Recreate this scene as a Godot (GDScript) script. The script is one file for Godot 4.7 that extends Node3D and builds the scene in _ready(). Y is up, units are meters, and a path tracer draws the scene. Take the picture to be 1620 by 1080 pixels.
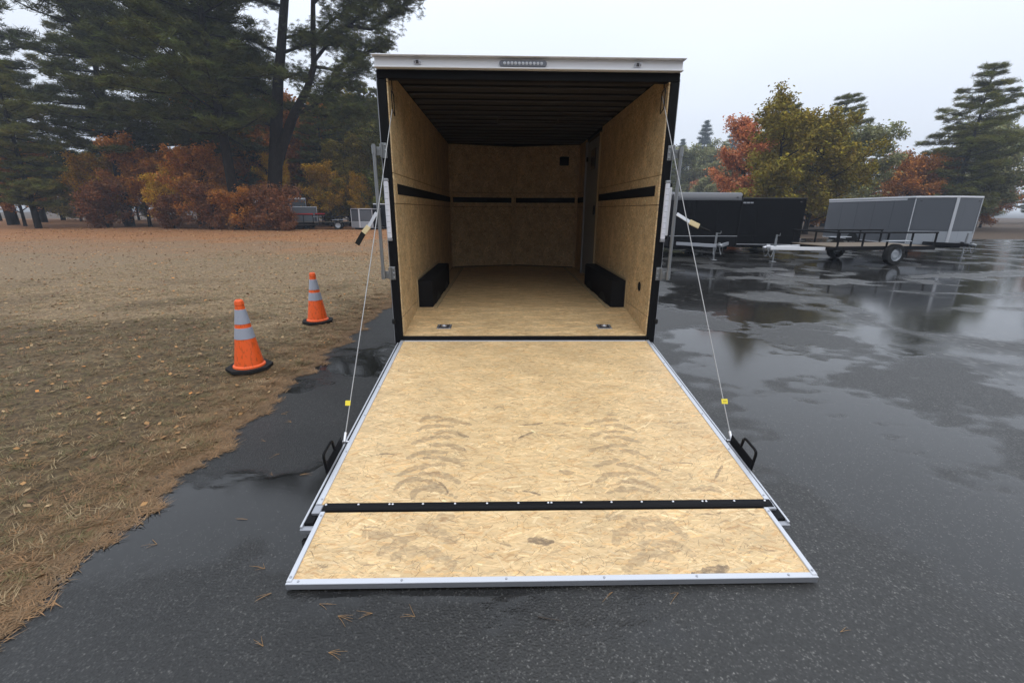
extends Node3D
# A black enclosed car hauler in the rain, rear ramp door down, on a wet lot beside a lawn and autumn trees.

var rng := RandomNumberGenerator.new()
var M := {}
const GY := 0.32            # the trailer's own zero height above the ground

# ------------------------------------------------------------------ mesh builder
class MB:
	var v := PackedVector3Array()
	var n := PackedVector3Array()
	var u := PackedVector2Array()
	var c := PackedColorArray()
	var ix := PackedInt32Array()
	var t := Transform3D()
	var col := Color.WHITE

	func tri(a: Vector3, b: Vector3, d: Vector3, na: Vector3, nb: Vector3, nd: Vector3, ua: Vector2, ub: Vector2, ud: Vector2) -> void:
		var s := v.size()
		v.append(t * a); v.append(t * b); v.append(t * d)
		n.append((t.basis * na).normalized()); n.append((t.basis * nb).normalized()); n.append((t.basis * nd).normalized())
		u.append(ua); u.append(ub); u.append(ud)
		c.append(col); c.append(col); c.append(col)
		var g := (b - a).cross(d - a)
		if g.dot(na + nb + nd) > 0.0:      # Godot wants clockwise fronts
			ix.append(s); ix.append(s + 2); ix.append(s + 1)
		else:
			ix.append(s); ix.append(s + 1); ix.append(s + 2)

	func uvof(p: Vector3, nn: Vector3) -> Vector2:
		var a := nn.abs()
		if a.y >= a.x and a.y >= a.z: return Vector2(p.x, p.z)
		if a.x >= a.z: return Vector2(p.z, -p.y)
		return Vector2(p.x, -p.y)

	func face(pts: Array, outward: Vector3) -> void:
		var a: Vector3 = pts[0]
		var nn: Vector3 = ((pts[1] as Vector3) - a).cross((pts[2] as Vector3) - a).normalized()
		if nn.dot(outward) < 0.0: nn = -nn
		for i in range(1, pts.size() - 1):
			var b: Vector3 = pts[i]
			var d: Vector3 = pts[i + 1]
			tri(a, b, d, nn, nn, nn, uvof(a, nn), uvof(b, nn), uvof(d, nn))

	func box(ctr: Vector3, size: Vector3, bev := 0.0) -> void:
		var h := size * 0.5
		var e := minf(bev, minf(h.x, minf(h.y, h.z)) * 0.6)
		for ax in 3:
			for s in [-1.0, 1.0]:
				var b1 := (ax + 1) % 3
				var b2 := (ax + 2) % 3
				var pts := []
				for q in [[-1.0, -1.0], [1.0, -1.0], [1.0, 1.0], [-1.0, 1.0]]:
					var p := Vector3()
					p[ax] = s * h[ax]; p[b1] = q[0] * (h[b1] - e); p[b2] = q[1] * (h[b2] - e)
					pts.append(ctr + p)
				var o := Vector3(); o[ax] = s
				face(pts, o)
		if e <= 0.0: return
		for ax in 3:
			var b1 := (ax + 1) % 3
			var b2 := (ax + 2) % 3
			for s1 in [-1.0, 1.0]:
				for s2 in [-1.0, 1.0]:
					var pts := []
					for q in [[-1.0, 0], [1.0, 0], [1.0, 1], [-1.0, 1]]:
						var p := Vector3()
						p[ax] = q[0] * (h[ax] - e)
						p[b1] = s1 * (h[b1] - (e if q[1] == 1 else 0.0)); p[b2] = s2 * (h[b2] - (0.0 if q[1] == 1 else e))
						pts.append(ctr + p)
					var o := Vector3(); o[b1] = s1; o[b2] = s2
					face(pts, o)
		for sx in [-1.0, 1.0]:
			for sy in [-1.0, 1.0]:
				for sz in [-1.0, 1.0]:
					var k := Vector3(sx, sy, sz)
					face([ctr + k * (h - Vector3(0, e, e)), ctr + k * (h - Vector3(e, 0, e)), ctr + k * (h - Vector3(e, e, 0))], k)

	# a convex-ish profile (list of Vector2) pushed along an axis: x,y of the profile go to a and b, depth along ax
	func prism(prof: Array, a: Vector3, b: Vector3, ax: Vector3, at: Vector3) -> void:
		var m := Vector2()
		for p in prof: m += p
		m /= prof.size()
		var mid := at + a * m.x + b * m.y + ax * 0.5
		var lo := []
		var hi := []
		for p in prof:
			lo.append(at + a * p.x + b * p.y); hi.append(at + a * p.x + b * p.y + ax)
		face(lo, -ax); face(hi, ax)
		for i in prof.size():
			var j := (i + 1) % prof.size()
			var e: Vector2 = prof[j] - prof[i]
			var o := a * e.y - b * e.x
			if o.dot((lo[i] + lo[j]) * 0.5 + ax * 0.5 - mid) < 0.0: o = -o
			face([lo[i], lo[j], hi[j], hi[i]], o)

	func tube(pts: Array, rad, sides := 8, caps := true) -> void:
		var k := pts.size()
		var rings := []
		var dirs := []
		var up := Vector3(0.13, 0.97, 0.21)
		for i in k:
			var d: Vector3 = ((pts[mini(i + 1, k - 1)] as Vector3) - (pts[maxi(i - 1, 0)] as Vector3)).normalized()
			var x := d.cross(up)
			if x.length() < 0.05: x = d.cross(Vector3(1, 0, 0.2))
			x = x.normalized()
			var y := d.cross(x)
			up = -y if i == 0 else x.cross(d)
			var ring := []
			var dr := []
			var r: float = rad if rad is float else rad[i]
			for s in sides:
				var an := TAU * s / sides
				var o := x * cos(an) + y * sin(an)
				dr.append(o); ring.append((pts[i] as Vector3) + o * r)
			rings.append(ring); dirs.append(dr)
		var run := 0.0
		for i in k - 1:
			var ln := ((pts[i + 1] as Vector3) - (pts[i] as Vector3)).length()
			var rr: float = rad if rad is float else rad[i]
			for s in sides:
				var q := (s + 1) % sides
				var u0 := Vector2(TAU * rr * s / sides, run)
				var u1 := Vector2(TAU * rr * (s + 1) / sides, run)
				var w := Vector2(0, ln)
				tri(rings[i][s], rings[i][q], rings[i + 1][q], dirs[i][s], dirs[i][q], dirs[i + 1][q], u0, u1, u1 + w)
				tri(rings[i][s], rings[i + 1][q], rings[i + 1][s], dirs[i][s], dirs[i + 1][q], dirs[i + 1][s], u0, u1 + w, u0 + w)
			run += ln
		if caps:
			face(rings[0], (pts[0] as Vector3) - (pts[1] as Vector3)); face(rings[k - 1], (pts[k - 1] as Vector3) - (pts[k - 2] as Vector3))

	# a profile of [radius, height] turned about the y axis at a place
	func lathe(prof: Array, at: Vector3, seg := 24) -> void:
		for i in prof.size() - 1:
			var p: Vector2 = prof[i]
			var q: Vector2 = prof[i + 1]
			var e := (q - p).normalized()
			for s in seg:
				var a0 := TAU * s / seg
				var a1 := TAU * (s + 1) / seg
				var d0 := Vector3(cos(a0), 0, sin(a0))
				var d1 := Vector3(cos(a1), 0, sin(a1))
				var n0 := d0 * e.y - Vector3.UP * e.x
				var n1 := d1 * e.y - Vector3.UP * e.x
				var A := at + d0 * p.x + Vector3.UP * p.y
				var B := at + d1 * p.x + Vector3.UP * p.y
				var C := at + d1 * q.x + Vector3.UP * q.y
				var D := at + d0 * q.x + Vector3.UP * q.y
				var ua := Vector2(a0 * 0.2, p.y); var ub := Vector2(a1 * 0.2, p.y); var uc := Vector2(a1 * 0.2, q.y); var ud := Vector2(a0 * 0.2, q.y)
				if p.x > 1e-5: tri(A, B, C, n0, n1, n1, ua, ub, uc)
				if q.x > 1e-5: tri(A, C, D, n0, n1, n0, ua, uc, ud)

	func cyl(a: Vector3, b: Vector3, r: float, seg := 12) -> void:
		tube([a, b], r, seg)

	func mesh() -> ArrayMesh:
		var m := ArrayMesh.new()
		if v.is_empty(): return m
		var arr := []
		arr.resize(Mesh.ARRAY_MAX)
		arr[Mesh.ARRAY_VERTEX] = v; arr[Mesh.ARRAY_NORMAL] = n; arr[Mesh.ARRAY_TEX_UV] = u; arr[Mesh.ARRAY_COLOR] = c; arr[Mesh.ARRAY_INDEX] = ix
		m.add_surface_from_arrays(Mesh.PRIMITIVE_TRIANGLES, arr)
		return m

func obj(called: String, m, mat: Material, parent: Node = self, at := Vector3.ZERO) -> MeshInstance3D:
	var o := MeshInstance3D.new()
	o.name = called
	o.mesh = m.mesh() if m is MB else m
	o.material_override = mat
	o.position = at
	parent.add_child(o, true)
	return o

func tag(o: Node, label: String, category := "", group := "", kind := "") -> Node:
	if label: o.set_meta("label", label)
	if category: o.set_meta("category", category)
	if group: o.set_meta("group", group)
	if kind: o.set_meta("kind", kind)
	return o

func thing(called: String, label: String, category: String, at := Vector3.ZERO, turn := 0.0, group := "") -> Node3D:
	var o := Node3D.new()
	o.name = called
	add_child(o, true)
	o.position = at; o.rotation.y = turn
	tag(o, label, category, group)
	return o

func bx(called: String, ctr: Vector3, size: Vector3, mat: Material, parent: Node, bev := 0.0) -> MeshInstance3D:
	var b := MB.new()
	b.box(ctr, size, bev)
	return obj(called, b, mat, parent)

# ------------------------------------------------------------------ materials
func mat(called: String, lin: Color, rough := 0.6, metal := 0.0) -> StandardMaterial3D:
	var m := StandardMaterial3D.new()
	m.resource_name = called
	m.albedo_color = lin.linear_to_srgb()
	m.roughness = rough
	m.metallic = metal
	m.metallic_specular = 0.5 if lin.r > 0.03 else 0.22
	M[called] = m
	return m

func img_tex(w: int, h: int, data: PackedByteArray, fmt := Image.FORMAT_RGB8) -> ImageTexture:
	return ImageTexture.create_from_image(Image.create_from_data(w, h, false, fmt, data))

# strand board: thousands of thin flakes of slightly different tone; s is pixels per metre
func strands(w: int, h: int, s: float, count: int, spread: float, lmin: float, lmax: float, sd: int, vary := 0.055) -> PackedByteArray:
	var r := RandomNumberGenerator.new()
	r.seed = sd
	var d := PackedByteArray()
	d.resize(w * h * 3)
	for i in w * h:
		d[i * 3] = 206; d[i * 3 + 1] = 176; d[i * 3 + 2] = 130
	for k in count:
		var cx := r.randf() * w
		var cy := r.randf() * h
		var an := r.randfn(0.0, spread)
		var L := r.randf_range(lmin, lmax) * s
		var W := r.randf_range(0.003, 0.015) * s
		var ca := cos(an)
		var sa := sin(an)
		var q := r.randf()
		var tone := r.randfn(0.0, 1.0) * vary + 1.0
		var cr := 209.0 * tone; var cg := 178.0 * tone; var cb := 132.0 * tone
		if q < 0.10: cr = 196.0 * tone; cg = 158.0 * tone; cb = 110.0 * tone
		elif q < 0.30: cr = 217.0 * tone; cg = 190.0 * tone; cb = 146.0 * tone
		elif q < 0.40: cr = 211.0 * tone; cg = 173.0 * tone; cb = 120.0 * tone
		var R := clampi(int(cr), 20, 240); var G := clampi(int(cg), 20, 240); var B := clampi(int(cb), 20, 240)
		var nl := int(L / 0.8)
		var nw := int(W / 0.8)
		var keep := r.randf_range(0.5, 0.95)
		for j in range(-nw / 2, nw / 2 + 1):
			var y0 := cy + j * 0.8 * ca
			var x0 := cx - j * 0.8 * sa
			var edge := j == nw / 2
			var from := -nl / 2 + r.randi() % 6
			var till := nl / 2 - r.randi() % 6
			for i in range(from, till):
				var px := posmod(int(x0 + i * 0.8 * ca), w)
				var py := posmod(int(y0 + i * 0.8 * sa), h)
				var a := (py * w + px) * 3
				if edge:
					d[a] = int(d[a] * 0.95); d[a + 1] = int(d[a + 1] * 0.93); d[a + 2] = int(d[a + 2] * 0.9)
				else:
					d[a] = int(lerpf(d[a], R, keep)); d[a + 1] = int(lerpf(d[a + 1], G, keep)); d[a + 2] = int(lerpf(d[a + 2], B, keep))
	# small dark cracks and pits
	for k in count / 2:
		var x := r.randf() * w
		var y := r.randf() * h
		var an := r.randfn(0.0, spread * 1.6)
		var ln := int(r.randf_range(0.006, 0.045) * s)
		var f := r.randf_range(0.55, 0.96)
		for i in ln:
			x += cos(an); y += sin(an); an += r.randfn(0.0, 0.12)
			var a := (posmod(int(y), h) * w + posmod(int(x), w)) * 3
			d[a] = int(d[a] * f); d[a + 1] = int(d[a + 1] * f * 0.97); d[a + 2] = int(d[a + 2] * f * 0.92)
	return d

# a broad rubber scuff along a bent line; x0,y0,x1,y1,x2,y2 in pixels
func scuff(d: PackedByteArray, w: int, h: int, p: Array, wid: float, dark: float, nz: FastNoiseLite, r: RandomNumberGenerator) -> void:
	var a := Vector2(p[0], p[1]); var b := Vector2(p[2], p[3]); var c := Vector2(p[4], p[5])
	var lo := Vector2(minf(a.x, minf(b.x, c.x)), minf(a.y, minf(b.y, c.y))) - Vector2(wid, wid) * 1.5
	var hi := Vector2(maxf(a.x, maxf(b.x, c.x)), maxf(a.y, maxf(b.y, c.y))) + Vector2(wid, wid) * 1.5
	var pts := []
	for i in 17:
		var t := i / 16.0
		pts.append(a * (1 - t) * (1 - t) + (b * 2.0 - (a + c) * 0.5) * 2.0 * t * (1 - t) + c * t * t)
	for y in range(maxi(0, int(lo.y)), mini(h, int(hi.y))):
		for x in range(maxi(0, int(lo.x)), mini(w, int(hi.x))):
			var q := Vector2(x, y)
			var best := 1e9
			var bt := 0.0
			for i in 17:
				var dd: float = q.distance_squared_to(pts[i])
				if dd < best: best = dd; bt = i / 16.0
			var nv := nz.get_noise_2d(x, y)
			var fall := 1.0 - sqrt(best) / (wid * (0.75 + 0.5 * sin(bt * PI)) * (1.0 + nv * 0.9))
			if fall <= 0.0: continue
			var k := clampf(fall * 5.0, 0.0, 1.0) * dark * clampf(0.85 + nz.get_noise_2d(x * 1.7 + 300.0, y * 3.0) * 0.7 + nz.get_noise_2d(x * 9.0, y * 14.0) * 0.4, 0.1, 1.25)
			var o := (y * w + x) * 3
			d[o] = int(lerpf(d[o], 118, k)); d[o + 1] = int(lerpf(d[o + 1], 99, k)); d[o + 2] = int(lerpf(d[o + 2], 76, k))

func soil(d: PackedByteArray, w: int, h: int, amount: float, sd: int, sx: float, sy: float) -> void:
	var nz := FastNoiseLite.new()
	nz.seed = sd; nz.frequency = 1.0; nz.fractal_octaves = 4
	var q := PackedFloat32Array()
	var cw := w / 4 + 1
	for y in h / 4 + 1:
		for x in cw: q.append(nz.get_noise_2d(x * sx, y * sy))
	for y in h:
		for x in w:
			var f := 1.0 + amount * q[(y / 4) * cw + x / 4]
			var o := (y * w + x) * 3
			d[o] = mini(255, int(d[o] * f)); d[o + 1] = mini(255, int(d[o + 1] * f)); d[o + 2] = mini(255, int(d[o + 2] * f))

func wood_mat(called: String, d: PackedByteArray, w: int, h: int, scale: Vector3, off := Vector3.ZERO, rough := 0.62) -> StandardMaterial3D:
	var m := mat(called, Color.WHITE, rough)
	m.albedo_texture = img_tex(w, h, d)
	m.heightmap_enabled = true
	m.heightmap_texture = m.albedo_texture
	m.heightmap_scale = 0.09
	m.uv1_scale = scale; m.uv1_offset = off
	return m

func make_materials() -> void:
	mat("black_paint", Color(0.008, 0.008, 0.009), 0.5)
	mat("black_matte", Color(0.012, 0.012, 0.013), 0.8)
	mat("bow_paint", Color(0.034, 0.031, 0.031), 0.7)
	mat("ceiling_skin", Color(0.004, 0.004, 0.005), 0.9)
	mat("rubber", Color(0.02, 0.02, 0.02), 0.7)
	mat("white_metal", Color(0.72, 0.72, 0.74), 0.35)
	mat("aluminium", Color(0.56, 0.57, 0.6), 0.45, 0.6)
	mat("dull_aluminium", Color(0.36, 0.37, 0.4), 0.5, 0.6)
	mat("galvanised", Color(0.28, 0.29, 0.3), 0.42, 0.75)
	mat("bright_steel", Color(0.7, 0.7, 0.72), 0.28, 0.9)
	mat("cable_steel", Color(0.34, 0.34, 0.34), 0.5, 0.3)
	mat("wood_edge", Color(0.42, 0.31, 0.17), 0.75)
	mat("wood_back", Color(0.10, 0.07, 0.04), 0.9)
	mat("grey_door", Color(0.27, 0.27, 0.26), 0.9)
	mat("cone_orange", Color(0.86, 0.115, 0.014), 0.5)
	var cw := FastNoiseLite.new()
	cw.seed = 14; cw.frequency = 0.035; cw.fractal_octaves = 4
	var cd := PackedByteArray()
	for y in 128:
		for x in 128:
			var q := clampf(1.0 - maxf(0.0, cw.get_noise_2d(x * 1.4, y) - 0.15) * 0.4, 0.5, 1.0)
			cd.append(int(255 * q)); cd.append(int(255 * lerpf(q, 1.0, 0.2))); cd.append(int(255 * lerpf(q, 1.0, 0.5)))
	M.cone_orange.albedo_texture = img_tex(128, 128, cd)
	M.cone_orange.uv1_scale = Vector3(2.5, 2.5, 1)
	mat("cone_grey", Color(0.33, 0.35, 0.41), 0.45)
	mat("cream_strap", Color(0.62, 0.5, 0.28), 0.6)
	mat("tag_yellow", Color(0.82, 0.66, 0.04), 0.5)
	mat("tag_ink", Color(0.25, 0.2, 0.05), 0.6)
	mat("lens_grey", Color(0.16, 0.17, 0.2), 0.2)
	mat("led_dot", Color(0.5, 0.52, 0.56), 0.25)
	mat("lens_white", Color(0.7, 0.71, 0.78), 0.25)
	mat("dark_lens", Color(0.05, 0.045, 0.05), 0.2)
	mat("slate_panel", Color(0.075, 0.082, 0.095), 0.4)
	mat("silver_panel", Color(0.3, 0.32, 0.35), 0.45, 0.3)
	mat("gloss_black", Color(0.006, 0.0063, 0.0075), 0.35)
	mat("nose_grey", Color(0.065, 0.067, 0.075), 0.35, 0.1)
	mat("red_board", Color(0.45, 0.03, 0.03), 0.5)
	mat("deck_board", Color(0.12, 0.09, 0.06), 0.8)
	mat("dead_needle", Color(0.3, 0.17, 0.07), 0.8)
	mat("twig", Color(0.05, 0.035, 0.025), 0.8)
	# wall strand board, one tile of 1.22 m
	var a := strands(900, 900, 738.0, 9000, 1.1, 0.02, 0.07, 11, 0.085)
	soil(a, 900, 900, 0.12, 5, 0.02, 0.02)
	wood_mat("wall_board", a, 900, 900, Vector3.ONE / 1.22).albedo_color = Color(0.95, 0.96, 0.98)
	var f := strands(900, 900, 738.0, 6500, 0.3, 0.05, 0.15, 12, 0.075)
	soil(f, 900, 900, 0.12, 6, 0.012, 0.045)
	wood_mat("floor_board", f, 900, 900, Vector3.ONE / 1.22).albedo_color = Color(0.98, 0.98, 0.98)
	# ramp and flap with the rubber marks left by tyres
	var W := 1400
	var H := 1260
	var s := W / 2.45
	var rp := strands(W, H, s, 15000, 0.45, 0.03, 0.11, 21, 0.058)
	soil(rp, W, H, 0.085, 7, 0.012, 0.03)
	var nz := FastNoiseLite.new()
	nz.seed = 3; nz.frequency = 0.022; nz.fractal_octaves = 3
	var r := RandomNumberGenerator.new()
	r.seed = 4
	for p in [[-0.81, 1.41, -0.76, 1.36, -0.68, 1.36], [-0.69, 1.41, -0.59, 1.4, -0.46, 1.46], [-0.81, 1.52, -0.72, 1.47, -0.58, 1.48], [-0.69, 1.55, -0.59, 1.54, -0.47, 1.6],
			[-0.82, 1.67, -0.72, 1.61, -0.57, 1.6], [-0.7, 1.68, -0.58, 1.69, -0.47, 1.75], [-0.82, 1.81, -0.72, 1.76, -0.59, 1.76], [-0.72, 1.81, -0.58, 1.82, -0.48, 1.89],
			[-0.84, 1.97, -0.75, 1.9, -0.59, 1.88], [-0.72, 1.96, -0.6, 1.97, -0.49, 2.03], [-0.84, 2.09, -0.74, 2.0, -0.54, 2.1], [-0.73, 2.16, -0.68, 2.08, -0.49, 2.15]]:
		scuff(rp, W, H, [(p[0] + 1.225) * s, p[1] * s, (p[2] + 1.225) * s, p[3] * s, (p[4] + 1.225) * s, p[5] * s], 0.02 * s, 0.43, nz, r)
	for p in [[0.35, 1.46, 0.46, 1.41, 0.58, 1.41], [0.46, 1.48, 0.58, 1.48, 0.67, 1.55], [0.35, 1.61, 0.46, 1.55, 0.58, 1.56], [0.45, 1.61, 0.57, 1.62, 0.67, 1.68], [0.33, 1.75, 0.43, 1.71, 0.56, 1.7],
			[0.52, 1.76, 0.6, 1.77, 0.67, 1.83], [0.32, 1.9, 0.41, 1.87, 0.48, 1.85], [0.47, 1.89, 0.56, 1.91, 0.66, 1.98], [0.31, 2.04, 0.41, 1.98, 0.57, 1.98], [0.43, 2.05, 0.53, 2.04, 0.65, 2.1], [0.36, 2.13, 0.47, 2.1, 0.59, 2.13],
			[0.84, 2.11, 0.92, 2.1, 0.99, 2.12], [0.11, 1.94, 0.14, 1.96, 0.18, 1.96], [0.14, 1.44, 0.18, 1.45, 0.22, 1.47]]:
		scuff(rp, W, H, [(p[0] + 1.225) * s, p[1] * s, (p[2] + 1.225) * s, p[3] * s, (p[4] + 1.225) * s, p[5] * s], 0.019 * s, 0.4, nz, r)
	for p in [[-0.12, 1.46, -0.04, 1.46, 0.04, 1.44], [-0.13, 1.62, -0.08, 1.58, -0.03, 1.55], [1.0, 2.03, 1.05, 1.97, 1.1, 1.91], [-0.12, 2.11, -0.08, 2.12, -0.03, 2.14], [-0.53, 1.56, -0.5, 1.58, -0.46, 1.6], [-0.62, 2.02, -0.57, 2.06, -0.54, 2.12], [-1.02, 1.78, -0.97, 1.77, -0.9, 1.78]]:
		scuff(rp, W, H, [(p[0] + 1.225) * s, p[1] * s, (p[2] + 1.225) * s, p[3] * s, (p[4] + 1.225) * s, p[5] * s], 0.008 * s, 0.75, nz, r)
	for k in 60:      # scratches and spots left by tie-downs and boots
		var x := r.randf_range(-1.1, 1.1)
		var y := r.randf_range(0.1, 2.15)
		var l := r.randf_range(-0.09, 0.09)
		scuff(rp, W, H, [(x + 1.225) * s, y * s, (x + 1.225 + l * 0.5) * s, (y + r.randf_range(-0.01, 0.01)) * s, (x + 1.225 + l) * s, (y + r.randf_range(-0.03, 0.03)) * s], r.randf_range(0.002, 0.007) * s, r.randf_range(0.25, 0.6), nz, r)
	wood_mat("ramp_board", rp, W, H, Vector3(1.0 / 2.45, 1.0 / 2.2, 1), Vector3(0.5, 0, 0), 0.55)
	H = 252
	var fp := strands(W, H, s, 3200, 0.45, 0.03, 0.11, 22, 0.055)
	soil(fp, W, H, 0.08, 8, 0.012, 0.03)
	for p in [[-0.82, 2.52, -0.76, 2.46, -0.68, 2.43], [-0.75, 2.54, -0.62, 2.5, -0.47, 2.58], [-0.66, 2.37, -0.59, 2.38, -0.47, 2.45], [-0.56, 2.29, -0.54, 2.29, -0.5, 2.3], [-0.92, 2.4, -0.83, 2.41, -0.8, 2.41],
			[0.32, 2.47, 0.4, 2.39, 0.59, 2.4], [0.45, 2.33, 0.57, 2.34, 0.67, 2.42], [0.45, 2.48, 0.56, 2.48, 0.67, 2.54], [0.33, 2.62, 0.47, 2.54, 0.56, 2.57], [0.32, 2.31, 0.35, 2.3, 0.39, 2.3]]:
		scuff(fp, W, H, [(p[0] + 1.225) * s, (p[1] - 2.24) * s, (p[2] + 1.225) * s, (p[3] - 2.24) * s, (p[4] + 1.225) * s, (p[5] - 2.24) * s], 0.027 * s, 0.32, nz, r)
	for p in [[-0.1, 2.45, -0.05, 2.46, 0.01, 2.46], [0.63, 2.65, 0.72, 2.64, 0.8, 2.62]]:
		scuff(fp, W, H, [(p[0] + 1.225) * s, (p[1] - 2.24) * s, (p[2] + 1.225) * s, (p[3] - 2.24) * s, (p[4] + 1.225) * s, (p[5] - 2.24) * s], 0.02 * s, 0.8, nz, r)
	for k in 24:
		var x := r.randf_range(-1.1, 1.1)
		var y := r.randf_range(0.03, 0.4)
		var l := r.randf_range(-0.09, 0.09)
		scuff(fp, W, H, [(x + 1.225) * s, y * s, (x + 1.225 + l * 0.5) * s, y * s, (x + 1.225 + l) * s, (y + r.randf_range(-0.02, 0.02)) * s], r.randf_range(0.002, 0.006) * s, r.randf_range(0.25, 0.55), nz, r)
	wood_mat("flap_board", fp, W, H, Vector3(1.0 / 2.45, 1.0 / 0.44, 1), Vector3(0.5, -2.24 / 0.44, 0), 0.55)
	# bark
	var bn := FastNoiseLite.new()
	bn.seed = 9; bn.frequency = 0.05; bn.fractal_octaves = 4
	var bd := PackedByteArray()
	for y in 256:
		for x in 256:
			var q := bn.get_noise_2d(x * 2.4, y * 0.5)
			var k := clampf(0.5 + q * 0.9, 0.0, 1.0)
			bd.append(int(lerpf(20, 52, k))); bd.append(int(lerpf(17, 44, k))); bd.append(int(lerpf(14, 37, k)))
	var bm := mat("bark", Color.WHITE, 0.9)
	bm.metallic_specular = 0.15
	bm.albedo_texture = img_tex(256, 256, bd)
	bm.uv1_scale = Vector3(0.5, 0.35, 1)
	bm.heightmap_enabled = true; bm.heightmap_texture = bm.albedo_texture; bm.heightmap_scale = 2.0
	# foliage, real leaf colours; each copy carries its own tone
	for q in [["pine_green", 0.078, 0.086, 0.023], ["dark_green", 0.13, 0.13, 0.03], ["olive_leaf", 0.27, 0.21, 0.032], ["gold_leaf", 0.58, 0.34, 0.03], ["orange_leaf", 0.42, 0.17, 0.035], ["russet_leaf", 0.22, 0.09, 0.038],
			["red_leaf", 0.58, 0.23, 0.1], ["sage_leaf", 0.25, 0.25, 0.12], ["spruce_green", 0.05, 0.075, 0.05]]:
		var m := mat(q[0], Color(q[1], q[2], q[3]), 0.75)
		m.vertex_color_use_as_albedo = true
		m.metallic_specular = 0.18
		m.backlight_enabled = true
		m.backlight = Color(0.5, 0.5, 0.5)

# ------------------------------------------------------------------ ground
var wet_n := FastNoiseLite.new()
var wet_w := FastNoiseLite.new()
func wetness(x: float, z: float) -> float:     # 1 where a film of water stands, 0 where the stones are bare
	var q := wet_n.get_noise_2d(x * 0.8, z) * 1.5 + wet_n.get_noise_2d(x * 5.0, z * 7.0) * 0.5 + wet_w.get_noise_2d(x, z) * 0.5
	var right := smoothstep(0.6, 2.4, x) * 0.62
	var front := smoothstep(2.2, 3.1, z) * 0.45
	return clampf(0.1 + q + right - front, 0.0, 1.0)

func damp_and_reflection(x: float, z: float) -> float:    # patchy damp, plus dark reflection of trees painted in on the left
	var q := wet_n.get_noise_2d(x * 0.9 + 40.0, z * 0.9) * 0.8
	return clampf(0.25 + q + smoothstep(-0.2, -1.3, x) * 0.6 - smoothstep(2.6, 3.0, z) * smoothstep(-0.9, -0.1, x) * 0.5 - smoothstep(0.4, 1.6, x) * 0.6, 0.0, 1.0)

func asphalt_maps(called: String, x0: float, z0: float, wx: float, wz: float, w: int, h: int, stone: float, sd: int, lo: float, hi: float) -> StandardMaterial3D:
	var cn := FastNoiseLite.new()
	cn.noise_type = FastNoiseLite.TYPE_CELLULAR
	cn.seed = sd
	cn.cellular_return_type = FastNoiseLite.RETURN_CELL_VALUE
	cn.frequency = 1.0 / (stone * w / wx)
	var cell := cn.get_image(w, h, false, false, false).get_data()
	cn.cellular_return_type = FastNoiseLite.RETURN_DISTANCE
	var dist := cn.get_image(w, h, true, false, false).get_data()
	var k := 8
	var cw := w / k + 1
	var wet := PackedFloat32Array()
	for y in h / k + 1:
		for x in cw: wet.append(wetness(x0 + wx * x * k / w, z0 + wz * y * k / h))
	var damp_refl := PackedFloat32Array()
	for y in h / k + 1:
		for x in cw: damp_refl.append(damp_and_reflection(x0 + wx * x * k / w, z0 + wz * y * k / h))
	var lut := PackedByteArray()
	for i in 256:
		var g := 34.0 + 22.0 * (i / 255.0)
		if i > 190: g = 68.0 + (i - 190) * 1.35
		lut.append(int(g * 0.86))
	var al := PackedByteArray()
	al.resize(w * h * 3)
	var ro := PackedByteArray()
	ro.resize(w * h)
	var bu := PackedByteArray()
	bu.resize(w * h)
	for y in h:
		var yy := y / k
		var fy := float(y % k) / k
		for x in w:
			var o := yy * cw + x / k
			var fx := float(x % k) / k
			var p := lerpf(lerpf(wet[o], wet[mini(o + 1, wet.size() - 1)], fx), lerpf(wet[mini(o + cw, wet.size() - 1)], wet[mini(o + cw + 1, wet.size() - 1)], fx), fy)
			p = smoothstep(lo, hi, p)
			var i := y * w + x
			var g := lut[cell[i]] * (1.12 - 0.2 * p) * (1.0 - 0.42 * lerpf(damp_refl[o], damp_refl[mini(o + 1, damp_refl.size() - 1)], fx))  # stone colour takes on the damp patches and the painted tree reflection
			var j := i * 3
			al[j] = int(g * 1.02); al[j + 1] = int(g); al[j + 2] = int(g * 0.96)
			ro[i] = int(lerpf(140.0 - cell[i] * 0.18, 24.0, p))
			bu[i] = int(lerpf(255 - dist[i], 150.0, p * 0.96))
	var m := mat(called, Color.WHITE, 1.0)
	m.albedo_texture = img_tex(w, h, al)
	m.roughness_texture = img_tex(w, h, ro, Image.FORMAT_L8)
	m.heightmap_enabled = true
	m.heightmap_texture = img_tex(w, h, bu, Image.FORMAT_L8)
	m.heightmap_scale = 0.9
	m.metallic_specular = 0.46
	m.texture_repeat = false
	m.uv1_scale = Vector3(1.0 / wx, 1.0 / wz, 1)
	m.uv1_offset = Vector3(-x0 / wx, -z0 / wz, 0)
	return m

func flat(b: MB, x0: float, z0: float, x1: float, z1: float, y: float) -> void:
	b.face([Vector3(x0, y, z0), Vector3(x1, y, z0), Vector3(x1, y, z1), Vector3(x0, y, z1)], Vector3.UP)

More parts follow.
